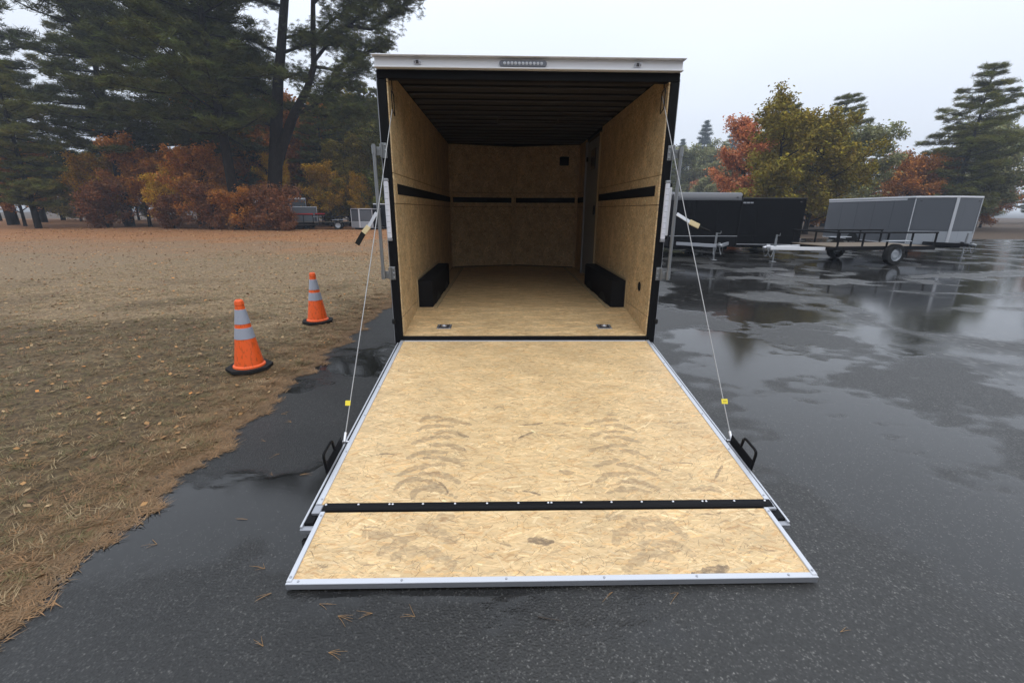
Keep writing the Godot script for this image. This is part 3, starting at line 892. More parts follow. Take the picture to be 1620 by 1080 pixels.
func make_ramp(T: Node3D) -> void:
	var b := MB.new()      # a black ladder frame under the sheet; r runs down the slope
	for x in [-1.235, -0.62, 0.0, 0.62, 1.235]: b.box(Vector3(x, -0.04, 1.155), Vector3(0.05, 0.05, 2.31), 0.004)
	for r in [0.03, 0.75, 1.5, 2.21]: b.box(Vector3(0, -0.041, r), Vector3(2.41, 0.044, 0.05), 0.004)
	var R := obj("ramp_door", b, M.black_paint, T, Vector3(0, 0.052, 0.03))
	R.rotation.x = 0.1255
	bx("plywood_sheet", Vector3(0, -0.008, 1.098), Vector3(2.435, 0.016, 2.19), M.ramp_board, R, 0.001)
	for s in [-1.0, 1.0]:
		bx("edge_trim", Vector3(s * 1.22, 0.002, 1.095), Vector3(0.028, 0.005, 2.2), M.aluminium, R, 0.0015)
		bx("edge_trim", Vector3(s * 1.2365, -0.012, 1.095), Vector3(0.004, 0.03, 2.2), M.aluminium, R, 0.001)
		bx("side_rail", Vector3(s * 1.266, -0.028, 1.165), Vector3(0.012, 0.022, 2.33), M.aluminium, R, 0.002)
		for k in 6:
			var q := MB.new()
			q.lathe([Vector2(0.006, 0.0), Vector2(0.005, 0.003), Vector2(0, 0.0035)], Vector3(s * 1.217, 0.0045, 0.1 + 0.412 * k), 8)
			obj("screw", q, M.dull_aluminium, R)
	bx("edge_trim", Vector3(0, 0.002, 0.006), Vector3(2.4, 0.005, 0.022), M.aluminium, R, 0.0015)
	bx("end_bar", Vector3(0, -0.045, 2.325), Vector3(2.544, 0.03, 0.03), M.dull_aluminium, R, 0.003)
	for s in [-1.0, 1.0]:
		bx("corner_bracket", Vector3(s * 1.218, -0.01, 2.225), Vector3(0.045, 0.02, 0.06), M.dull_aluminium, R, 0.003)
	# handles: an upright plate along the side with a closed loop above it
	for s in [-1.0, 1.0]:
		b = MB.new()
		b.box(Vector3(s * 1.279, 0.005, 1.785), Vector3(0.007, 0.075, 0.275), 0.002)
		var lp := [Vector3(0, 0.03, 1.765), Vector3(0, 0.095, 1.772), Vector3(0, 0.108, 1.782), Vector3(0, 0.112, 1.8), Vector3(0, 0.113, 1.895), Vector3(0, 0.107, 1.912), Vector3(0, 0.09, 1.918), Vector3(0, -0.02, 1.915)]
		for k in lp.size(): lp[k] += Vector3(s * (1.279 + 0.03 * maxf(0.0, lp[k].y)), 0, 0)
		b.tube(lp, 0.0085, 8)
		obj("ramp_handle", b, M.black_paint, R)
	# full-width hinge to the flap
	b = MB.new()
	b.prism([Vector2(2.19, 0.001), Vector2(2.19, 0.005), Vector2(2.222, 0.006), Vector2(2.231, 0.002), Vector2(2.231, -0.006)], Vector3(0, 0, 1), Vector3(0, 1, 0), Vector3(2.42, 0, 0), Vector3(-1.19, 0, 0))
	b.cyl(Vector3(-1.19, -0.001, 2.237), Vector3(1.23, -0.001, 2.237), 0.0055, 10)
	var hg := obj("flap_hinge", b, M.black_paint, R)
	for px in [515, 565, 613, 618, 665, 715, 765, 814, 861, 866, 913, 961, 1009, 1059, 1106, 1112, 1157, 1206]:
		b = MB.new()
		b.lathe([Vector2(0.0068, 0.0), Vector2(0.006, 0.004), Vector2(0.003, 0.0055), Vector2(0, 0.006)], Vector3(-1.19 + (px - 512) * 0.003442, 0.0052, 2.203), 8)
		obj("bolt", b, M.bright_steel, hg)
	# flap
	var F := Node3D.new()
	F.name = "ramp_flap"
	T.add_child(F, true)
	F.transform = R.transform.translated_local(Vector3(0, 0.009, -0.006))
	bx("plywood_sheet", Vector3(0, -0.02, 2.461), Vector3(2.37, 0.018, 0.41), M.flap_board, F, 0.001)
	for s in [-1.0, 1.0]:
		bx("edge_trim", Vector3(s * 1.18, -0.018, 2.461), Vector3(0.024, 0.03, 0.412), M.aluminium, F, 0.002)
	bx("edge_trim", Vector3(0, -0.0105, 2.664), Vector3(2.384, 0.006, 0.028), M.aluminium, F, 0.002)
	bx("edge_trim", Vector3(0, -0.024, 2.6765), Vector3(2.384, 0.032, 0.005), M.dull_aluminium, F, 0.001)
	for q in [[-1.178, 2.285], [-1.18, 2.645], [-1.14, 2.664], [-0.685, 2.664], [-0.22, 2.664], [0.22, 2.664], [0.64, 2.664], [1.06, 2.664], [1.18, 2.285], [1.18, 2.645]]:
		b = MB.new()
		b.lathe([Vector2(0.006, 0.0), Vector2(0.005, 0.003), Vector2(0, 0.0035)], Vector3(q[0], -0.0075 if q[1] > 2.65 else -0.003, q[1]), 8)
		obj("screw", b, M.dull_aluminium, F)

# ------------------------------------------------------------------ traffic cones
func make_cone(label: String, at: Vector3, turn: float) -> void:
	var o := thing("traffic_cone", label, "traffic cone", at, turn, "traffic cones along the edge of the lawn")
	var b := MB.new()
	var pr := []
	for k in 8:      # an octagonal base with cut corners
		var an := TAU * (k + 0.5) / 8.0
		var r := 0.215
		pr.append(Vector2(r * cos(an), r * sin(an)))
	b.prism(pr, Vector3(1, 0, 0), Vector3(0, 0, 1), Vector3(0, 0.03, 0), Vector3.ZERO)
	obj("base", b, M.rubber, o)
	b = MB.new()
	var R := func(y: float) -> float: return lerpf(0.138, 0.036, (y - 0.03) / 0.65)
	b.lathe([Vector2(0.15, 0.03), Vector2(0.148, 0.045), Vector2(R.call(0.055), 0.055), Vector2(R.call(0.33), 0.33), Vector2(R.call(0.43), 0.43), Vector2(R.call(0.6), 0.6), Vector2(R.call(0.66) + 0.002, 0.66), Vector2(R.call(0.665) + 0.007, 0.665), Vector2(R.call(0.7) + 0.007, 0.7), Vector2(R.call(0.71), 0.712), Vector2(0.022, 0.716), Vector2(0.018, 0.69)], Vector3.ZERO, 32)
	obj("cone_body", b, M.cone_orange, o)
	for q in [[0.325, 0.435], [0.475, 0.62]]:
		b = MB.new()
		b.lathe([Vector2(R.call(q[0]) + 0.0005, q[0]), Vector2(R.call(q[0]) + 0.003, q[0] + 0.001), Vector2(R.call(q[1]) + 0.003, q[1] - 0.001), Vector2(R.call(q[1]) + 0.0005, q[1])], Vector3.ZERO, 32)
		obj("reflective_band", b, M.cone_grey, o)

# ------------------------------------------------------------------ parked trailers
func wheel_on(T: Node3D, x: float, y: float, z: float, r: float) -> void:
	var b := MB.new()
	b.t = Transform3D(Basis(Vector3.FORWARD, PI / 2), Vector3(x, y, z))
	b.lathe([Vector2(r * 0.6, -0.1), Vector2(r * 0.92, -0.1), Vector2(r, -0.07), Vector2(r, 0.07), Vector2(r * 0.92, 0.1), Vector2(r * 0.6, 0.1)], Vector3.ZERO, 22)
	var w := obj("wheel", b, M.rubber, T)
	b = MB.new()
	b.t = Transform3D(Basis(Vector3.FORWARD, PI / 2), Vector3(x, y, z))
	b.lathe([Vector2(0, 0.05), Vector2(r * 0.3, 0.06), Vector2(r * 0.55, 0.03), Vector2(r * 0.62, 0.09), Vector2(r * 0.62, -0.09), Vector2(0, -0.05)], Vector3.ZERO, 16)
	obj("rim", b, M.silver_panel, w)

func tongue_on(T: Node3D, hw: float, y: float, z0: float, ln: float, m: Material, m2: Material) -> void:
	for s in [-1.0, 1.0]:
		var b := MB.new()
		var p := Vector3(s * hw, y, z0)
		var q := Vector3(s * 0.05, y, z0 + ln)
		var d := (q - p).normalized()
		b.t = Transform3D(Basis(d.cross(Vector3.UP), Vector3.UP, -d), (p + q) * 0.5)
		b.box(Vector3.ZERO, Vector3(0.06, 0.11, (q - p).length()), 0.006)
		obj("tongue_rail", b, m, T)
	var b := MB.new()
	b.box(Vector3(0, y + 0.03, z0 + ln + 0.02), Vector3(0.12, 0.08, 0.24), 0.015)
	b.box(Vector3(0, y + 0.02, z0 + ln + 0.18), Vector3(0.09, 0.07, 0.12), 0.02)
	b.box(Vector3(0, y + 0.09, z0 + ln + 0.05), Vector3(0.03, 0.05, 0.14), 0.008)
	obj("coupler", b, m2, T)
	b = MB.new()
	b.cyl(Vector3(0, 0.04, z0 + ln - 0.2), Vector3(0, y + 0.42, z0 + ln - 0.2), 0.027, 12)
	b.cyl(Vector3(0, y - 0.12, z0 + ln - 0.2), Vector3(0, y + 0.3, z0 + ln - 0.2), 0.035, 12)
	b.box(Vector3(0, 0.02, z0 + ln - 0.2), Vector3(0.16, 0.03, 0.16), 0.008)
	b.cyl(Vector3(0, y + 0.4, z0 + ln - 0.2), Vector3(0.14, y + 0.4, z0 + ln - 0.2), 0.009, 8)
	b.cyl(Vector3(0.14, y + 0.4, z0 + ln - 0.2), Vector3(0.14, y + 0.48, z0 + ln - 0.2), 0.009, 8)
	obj("jack", b, M.galvanised, T)
	for s in [-1.0, 1.0]:
		b = MB.new()
		var ch := []
		for k in 9:
			var t := k / 8.0
			ch.append(Vector3(s * (0.1 + 0.03 * sin(t * PI)), y - 0.03 - 0.26 * sin(t * PI), z0 + ln - 0.1 + 0.22 * t))
		b.tube(ch, 0.01, 6)
		obj("safety_chain", b, M.galvanised, T)

# front of the box at z = 0, the body runs to -z; vnose is how far the middle of the front stands out
func enclosed(label: String, at: Vector3, turn: float, w: float, h: float, ln: float, vn: float, floor_y: float, m: Dictionary) -> Node3D:
	var T := thing("enclosed_trailer", label, "trailer", at, turn, m.get("group", ""))
	var hw := w * 0.5
	var b := MB.new()
	var y0 := floor_y
	var split: float = m.get("split", 0.0)
	if m.has("nose_round"):
		var rr: float = m.nose_round
		var sp := [Vector2(-ln, y0), Vector2(0.0, y0)]
		for k in 9:
			var an := PI * 0.5 * k / 8.0
			sp.append(Vector2(-rr * 0.8 + rr * 0.8 * cos(an), h - 0.008 - rr + rr * sin(an)))
		sp.append(Vector2(-ln, h - 0.008))
		b.prism(sp, Vector3(0, 0, 1), Vector3(0, 1, 0), Vector3(w, 0, 0), Vector3(-hw, 0, 0))
	else: b.prism([Vector2(-hw, 0.0), Vector2(0.0, vn) if vn > 0.0 else Vector2(0, 0.001), Vector2(hw, 0.0), Vector2(hw, -ln), Vector2(-hw, -ln)], Vector3(1, 0, 0), Vector3(0, 0, 1), Vector3(0, h - y0 - (0.03 if vn > 0.0 else 0.0), 0), Vector3(0, y0, 0))
	obj("body", b, m.body, T)
	if m.has("nose_round"):      # a rolled metal cap along the top of the front
		var pr := []
		var r: float = m.nose_round
		for k in 9:
			var an := PI * 0.5 * k / 8.0
			pr.append(Vector2(0.012 - r * 0.8 + r * 0.8 * cos(an), h - r + r * sin(an)))
		pr.append(Vector2(-0.35, h + 0.001)); pr.append(Vector2(-0.35, h - r))
		b = MB.new()
		b.prism(pr, Vector3(0, 0, 1), Vector3(0, 1, 0), Vector3(w + 0.05, 0, 0), Vector3(-hw - 0.025, 0, 0))
		obj("nose_cap", b, m.cap, T)
	else:
		b = MB.new()
		b.prism([Vector2(-hw - 0.02, 0.01), Vector2(0.0, vn + 0.03), Vector2(hw + 0.02, 0.01), Vector2(hw + 0.02, -ln - 0.02), Vector2(-hw - 0.02, -ln - 0.02)], Vector3(1, 0, 0), Vector3(0, 0, 1), Vector3(0, 0.06, 0), Vector3(0, h - 0.04, 0))
		obj("roof_cap", b, m.cap, T)
	for s in [-1.0, 1.0]:
		bx("corner_trim", Vector3(s * (hw - 0.002), (y0 + h) * 0.5 - 0.03, 0.006), Vector3(m.get("trim_w", 0.03), h - y0 - 0.1, 0.02), m.trim, T, 0.003)
	if vn > 0.0:
		bx("nose_trim", Vector3(0, (y0 + h) * 0.5 - 0.02, vn + 0.004), Vector3(0.11, h - y0 - 0.06, 0.03), m.trim, T, 0.01)
	if m.has("guard"):
		for s in [-1.0, 1.0]:
			var p := Vector3(s * hw, 0, 0.004)
			var q := Vector3(0, 0, vn + 0.004)
			var g := MB.new()
			var d := (q - p).normalized()
			g.t = Transform3D(Basis(d, Vector3.UP, d.cross(Vector3.UP)), (p + q) * 0.5 + Vector3(0, y0 + split * 0.5, 0))
			g.box(Vector3.ZERO, Vector3((q - p).length() * 0.96, split, 0.014), 0.003)
			obj("stone_guard", g, m.guard, T)
			g = MB.new()
			g.t = Transform3D(Basis(d, Vector3.UP, d.cross(Vector3.UP)), (p + q) * 0.5 + Vector3(0, (y0 + split + h) * 0.5 - 0.03, 0))
			g.box(Vector3.ZERO, Vector3((q - p).length() * 0.9, h - y0 - split - 0.16, 0.012), 0.003)
			obj("front_panel", g, m.panel, T)
	if m.has("rail_y"):
		bx("front_moulding", Vector3(0, m.rail_y, 0.01), Vector3(w, 0.022, 0.014), m.trim2, T, 0.003)
	if ln > 5.0:
		for s in [-1.0, 1.0]:
			for k in 4: bx("panel_seam", Vector3(s * (hw + 0.002), (y0 + h) * 0.5 - 0.05, -ln * (0.2 + 0.2 * k)), Vector3(0.008, h - y0 - 0.16, 0.035), m.body, T, 0.002)
			bx("upper_moulding", Vector3(s * (hw + 0.006), h - 0.1, -ln * 0.5 - 0.2), Vector3(0.02, 0.07, ln - 0.42), m.trim, T, 0.003)
		for k in 2: bx("front_seam", Vector3(w * (-0.17 + 0.34 * k), (y0 + h) * 0.5 - 0.1, vn * 0.66 + 0.004), Vector3(0.03, h - y0 - 0.4, 0.008), m.body, T, 0.002)
	bx("lower_moulding", Vector3(0, y0 - 0.012, -ln * 0.5), Vector3(w + 0.02, 0.03, ln + 0.02), m.low, T, 0.004)
	b = MB.new()
	b.box(Vector3(0, y0 - 0.09, -ln * 0.5), Vector3(w * 0.8, 0.1, ln * 0.96), 0.01)
	obj("chassis", b, M.black_matte, T)
	for s in [-1.0, 1.0]:
		wheel_on(T, s * (hw - 0.12), 0.33, -ln * 0.58, 0.33)
		var f := MB.new()
		var pr := []
		for k in 9:
			var an := PI * k / 8.0
			pr.append(Vector2(0.42 * cos(an), 0.33 + 0.38 * sin(an)))
		f.prism(pr, Vector3(0, 0, 1), Vector3(0, 1, 0), Vector3(0.05, 0, 0), Vector3(s * (hw + 0.01) - 0.025, 0, -ln * 0.58))
		obj("fender", f, m.get("fender", M.black_matte), T)
		var e := MB.new()
		e.box(Vector3(s * hw * 0.86, h - 0.16, vn * 0.14 + 0.012), Vector3(0.08, 0.03, 0.02), 0.006)
		obj("marker_light", e, M.dark_lens, T)
	return T

func open_trailer(label: String, at: Vector3, turn: float, w: float, ln: float, red: bool) -> Node3D:
	var T := thing("utility_trailer", label, "trailer", at, turn)
	var hw := w * 0.5
	var b := MB.new()
	for s in [-1.0, 1.0]: b.box(Vector3(s * hw, 0.52, -ln * 0.5), Vector3(0.06, 0.12, ln), 0.008)
	for k in 5: b.box(Vector3(0, 0.5, -0.05 - (ln - 0.1) * k / 4.0), Vector3(w - 0.06, 0.08, 0.06), 0.006)
	obj("deck_frame", b, M.black_paint, T)
	for k in 7: bx("deck_board", Vector3(-hw + 0.03 + (w - 0.06) * (k + 0.5) / 7.0, 0.557, -ln * 0.5), Vector3((w - 0.06) / 7.0 - 0.01, 0.03, ln - 0.02), M.deck_board, T, 0.004)
	for s in [-1.0, 1.0]:
		bx("top_rail", Vector3(s * hw, 1.0 if not red else 1.12, -ln * 0.5), Vector3(0.05, 0.05, ln), M.black_paint, T, 0.006)
		if red: bx("side_board", Vector3(s * hw, 1.2, -ln * 0.5), Vector3(0.03, 0.09, ln), M.red_board, T, 0.006)
		for k in 5: bx("post", Vector3(s * hw, 0.78, -0.04 - (ln - 0.08) * k / 4.0), Vector3(0.045, 0.42 if not red else 0.64, 0.045), M.black_paint, T, 0.005)
		wheel_on(T, s * (hw + 0.14), 0.33, -ln * 0.55, 0.33)
		var f := MB.new()
		f.box(Vector3(s * (hw + 0.14), 0.75, -ln * 0.55), Vector3(0.24, 0.03, 0.85), 0.01)
		obj("fender", f, M.silver_panel, T)
	bx("front_rail", Vector3(0, 1.0, -0.03), Vector3(w, 0.05, 0.05), M.dull_aluminium if red else M.black_paint, T, 0.006)
	return T

func make_parked() -> void:
	var g := "black enclosed trailers parked across the wet lot"
	var a := enclosed("black enclosed trailer with grey rolled nose cap parked nearest the hauler", Vector3(6.98, 0, -11.9), 0.03, 2.5, 2.25, 6.0, 0.0, 0.42, {"body": M.gloss_black, "nose_round": 0.27, "cap": M.nose_grey, "trim": M.black_paint, "rail_y": 0.76, "trim2": M.dull_aluminium, "low": M.black_paint, "group": g})
	tongue_on(a, 0.95, 0.5, 0.0, 1.15, M.dull_aluminium, M.galvanised)
	var c := enclosed("plain black enclosed trailer parked behind the white tongue, right of the grey nosed one", Vector3(9.95, 0, -13.1), -0.12, 2.5, 2.12, 6.0, 0.0, 0.4, {"body": M.gloss_black, "nose_round": 0.06, "cap": M.black_paint, "trim": M.black_paint, "rail_y": 0.72, "trim2": M.black_paint, "low": M.dull_aluminium, "group": g})
	for k in 3: bx("emblem_bar", Vector3(-0.95 + 0.13 * k, 1.93, 0.006), Vector3(0.11, 0.05, 0.006), M.dull_aluminium, c, 0.002)
	var u := open_trailer("black open utility trailer with a white tongue pointing at the lot", Vector3(10.1, 0, -10.6), -PI / 2 + 0.12, 1.9, 3.6, false)
	tongue_on(u, 0.55, 0.47, 0.0, 1.55, M.white_metal, M.bright_steel)
	var d := enclosed("dark grey enclosed trailer parked farthest right on the lot", Vector3(16.9, 0, -13.2), -0.1, 2.4, 2.2, 5.5, 0.4, 0.42, {"body": M.slate_panel, "cap": M.white_metal, "trim": M.aluminium, "low": M.aluminium, "guard": M.silver_panel, "panel": M.slate_panel, "split": 0.5})
	tongue_on(d, 0.7, 0.48, 0.2, 1.2, M.black_paint, M.galvanised)
	# across the lawn
	enclosed("slate grey enclosed trailer with white edge trims beside the russet shrub", Vector3(-16.2, 0.02, -33.6), 0.55, 1.9, 1.75, 3.2, 0.0, 0.32, {"body": M.slate_panel, "nose_round": 0.04, "cap": M.dull_aluminium, "trim": M.aluminium, "low": M.aluminium})
	enclosed("tall dark trailer with a white roof behind the russet shrub", Vector3(-18.6, 0.02, -36.6), 0.5, 2.5, 2.5, 5.5, 0.0, 0.42, {"body": M.slate_panel, "nose_round": 0.12, "cap": M.white_metal, "trim": M.aluminium, "low": M.aluminium})
	open_trailer("black utility trailer with a red top board at the back of the lawn", Vector3(-13.9, 0.02, -33.0), PI / 2 - 0.1, 1.9, 3.2, true).position.x -= 0.9
	var f := open_trailer("low black utility trailer with a silver fender between the red board and the V-nosed trailer", Vector3(-12.2, 0.02, -34.2), PI / 2 + 0.25, 1.8, 2.6, false)
	tongue_on(f, 0.5, 0.47, 0.0, 1.0, M.silver_panel, M.galvanised)
	enclosed("small V-nosed trailer, slate above and silver below, at the back of the lawn", Vector3(-11.1, 0.02, -31.9), -0.18, 1.75, 1.62, 3.4, 0.42, 0.2, {"body": M.gloss_black, "cap": M.aluminium, "trim": M.aluminium, "trim_w": 0.05, "low": M.silver_panel, "guard": M.silver_panel, "panel": M.slate_panel, "split": 0.5})
	enclosed("black enclosed trailer with a white roof nearest the hauler's left side", Vector3(-9.4, 0.02, -33.5), 0.12, 2.3, 2.0, 4.5, 0.35, 0.4, {"body": M.gloss_black, "cap": M.white_metal, "trim": M.black_paint, "low": M.black_paint})

# ------------------------------------------------------------------ trees
var tuft_mesh: Mesh
var spray_mesh: Mesh
var spruce_mesh: Mesh
func make_leaf_shapes() -> void:
	rng.seed = 41
	var b := MB.new()      # a pine tuft: long needles round a short shoot
	for i in 34:
		var an := rng.randf() * TAU
		var d := Vector3(cos(an), rng.randf_range(-0.35, 0.9), sin(an)).normalized()
		var o := Vector3(rng.randf_range(-0.16, 0.16), rng.randf_range(-0.04, 0.06), rng.randf_range(-0.16, 0.16))
		var s := d.cross(Vector3(rng.randf(), rng.randf(), rng.randf()).normalized()).normalized() * 0.013
		b.face([o - s, o + s, o + d * rng.randf_range(0.12, 0.26)], Vector3.UP)
	tuft_mesh = b.mesh()
	b = MB.new()           # a spray of broad leaves
	for i in 16:
		var o := Vector3(rng.randfn(0, 0.2), rng.randfn(0, 0.15), rng.randfn(0, 0.2))
		var t := Basis.from_euler(Vector3(rng.randf_range(-0.9, 0.9), rng.randf() * TAU, rng.randf_range(-0.9, 0.9)))
		var l := rng.randf_range(0.06, 0.11)
		b.face([o - t.x * l, o + t.z * l * 0.6, o + t.x * l * 1.1], t.y)
		b.face([o - t.x * l, o - t.z * l * 0.55 + t.y * l * 0.2, o + t.x * l * 1.1], t.y)
	spray_mesh = b.mesh()

func leaf_normal(w: Array, t: Array, at: Vector3, size: float, tone: float) -> void:
	w.append(Transform3D(Basis.from_euler(Vector3(rng.randf_range(-0.6, 0.6), rng.randf() * TAU, rng.randf_range(-0.6, 0.6))).scaled(Vector3.ONE * size), at))
	var k := rng.randf_range(0.55, 1.4) * tone
	t.append(Color(k * rng.randf_range(0.88, 1.14), k, k * rng.randf_range(0.8, 1.15)))

# a broad-leaved tree as trunk + crown
func broad(called: String, h: float, spread: float, low: float, count: int, leaf: Material, sd: int, size := 1.0) -> Node3D:
	rng.seed = sd
	var T := Node3D.new()
	T.name = called
	var b := MB.new()
	var top := Vector3(rng.randf_range(-0.4, 0.4), h * 0.8, rng.randf_range(-0.4, 0.4))
	var tr := h * 0.016 + 0.03
	b.tube([Vector3(0, -0.2, 0), Vector3(0, 0.3, 0), top * 0.5 + Vector3(rng.randf_range(-0.2, 0.2), 0, 0.1), top], [tr * 1.4, tr, tr * 0.65, tr * 0.15], 8)
	var w := []
	var t := []
	var ends := []
	for i in 26:
		var y := lerpf(low, 0.86, pow(rng.randf(), 0.85)) * h
		var an := i * 2.399 + rng.randf_range(-0.4, 0.4)
		var f := (y / h - low) / (1.0 - low)
		var reach := spread * (0.55 + 0.55 * sin(clampf(f * 0.85 + 0.12, 0.0, 1.0) * PI)) * rng.randf_range(0.5, 1.2)
		var s := top * clampf((y - 0.12 * h) / (h * 0.8), 0.1, 0.95)
		var e := Vector3(cos(an) * reach, y + reach * rng.randf_range(0.05, 0.4), sin(an) * reach)
		var mid := s.lerp(e, 0.5) + Vector3(0, -0.05 * reach, 0)
		b.tube([s, mid, e], [tr * 0.35, tr * 0.2, 0.012], 5, false)
		ends.append([s.lerp(e, 0.45), e])
		for k in 3:
			var e2 := mid + Vector3(rng.randfn(0, 0.3), rng.randf_range(0.0, 0.5), rng.randfn(0, 0.3)) * reach * 0.8
			b.tube([mid, e2], [tr * 0.15, 0.01], 4, false)
			ends.append([mid, e2])
	obj("trunk", b, M.bark, T)
	for i in count:
		var e: Array = ends[rng.randi() % ends.size()]
		var p: Vector3 = (e[0] as Vector3).lerp(e[1], 1.15 - pow(rng.randf(), 1.6) * 0.9)
		p += Vector3(rng.randfn(0, 0.34), rng.randfn(0, 0.28), rng.randfn(0, 0.34)) * (spread * 0.115 + 0.1)
		leaf_normal(w, t, p, rng.randf_range(0.8, 1.5) * size, 1.0)
	copies("crown", spray_mesh, leaf, w, t, T)
	return T

# a pine: whorls of level limbs with tufts along their outer parts
func pine(called: String, h: float, spread: float, low: float, step: float, dens: float, leaf: Material, sd: int, spire := false) -> Node3D:
	rng.seed = sd
	var T := Node3D.new()
	T.name = called
	var b := MB.new()
	var tr := h * 0.014 + 0.03
	var lean := Vector3(rng.randf_range(-0.3, 0.3), 0, rng.randf_range(-0.3, 0.3))
	b.tube([Vector3(0, -0.2, 0), Vector3(0, h * 0.4, 0) + lean * 0.4, Vector3(0, h, 0) + lean], [tr * 1.2, tr * 0.75, 0.02], 8)
	var w := []
	var t := []
	var y := low * h
	while y < h * 0.99:
		var f := (y / h - low) / (1.0 - low)
		var reach := spread * (pow(1.0 - f, 0.8) if spire else (0.35 + 0.65 * sin(clampf(0.25 + f * 0.8, 0.0, 1.0) * PI)) ) + 0.15
		var n := 5 if spire else 4
		var a0 := rng.randf() * TAU
		for i in n:
			var an := a0 + TAU * i / n + rng.randf_range(-0.4, 0.4)
			var L := reach * rng.randf_range(0.6, 1.15)
			var s := Vector3(0, y, 0) + lean * (y / h)
			var droop := rng.randf_range(-0.15, 0.25) if not spire else rng.randf_range(-0.3, 0.1)
			var e := s + Vector3(cos(an) * L, L * droop + 0.06 * L, sin(an) * L)
			b.tube([s, s.lerp(e, 0.55) - Vector3(0, 0.05 * L, 0), e], [tr * 0.28 * (1.0 - f * 0.7), tr * 0.14, 0.012], 5, false)
			var k := int(L * dens)
			for q in k:
				var u := 1.03 - pow(rng.randf(), 1.4) * 0.85
				var side := Vector3(-sin(an), 0, cos(an)) * rng.randfn(0, 0.22) * L * (1.15 - u * 0.7)
				leaf_normal(w, t, s.lerp(e, u) + side + Vector3(0, rng.randfn(0.03, 0.07), 0), rng.randf_range(0.9, 1.7), 1.0)
		y += step * rng.randf_range(0.75, 1.25)
	for i in 12: leaf_normal(w, t, Vector3(0, h - i * 0.1, 0) + lean, rng.randf_range(0.8, 1.2), 1.0)
	obj("trunk", b, M.bark, T)
	copies("crown", tuft_mesh, leaf, w, t, T)
	return T

func plant(proto: Node3D, label: String, at: Vector3, scl: float, turn: float, leaf: Material = null, group := "", category := "tree") -> Node3D:
	var o: Node3D = proto.duplicate()
	add_child(o, true)
	o.transform = Transform3D(Basis(Vector3.UP, turn).scaled(Vector3.ONE * scl), at)
	if leaf:
		for ch in o.get_children():
			if ch is MultiMeshInstance3D: ch.material_override = leaf
	tag(o, label, category, group)
	return o

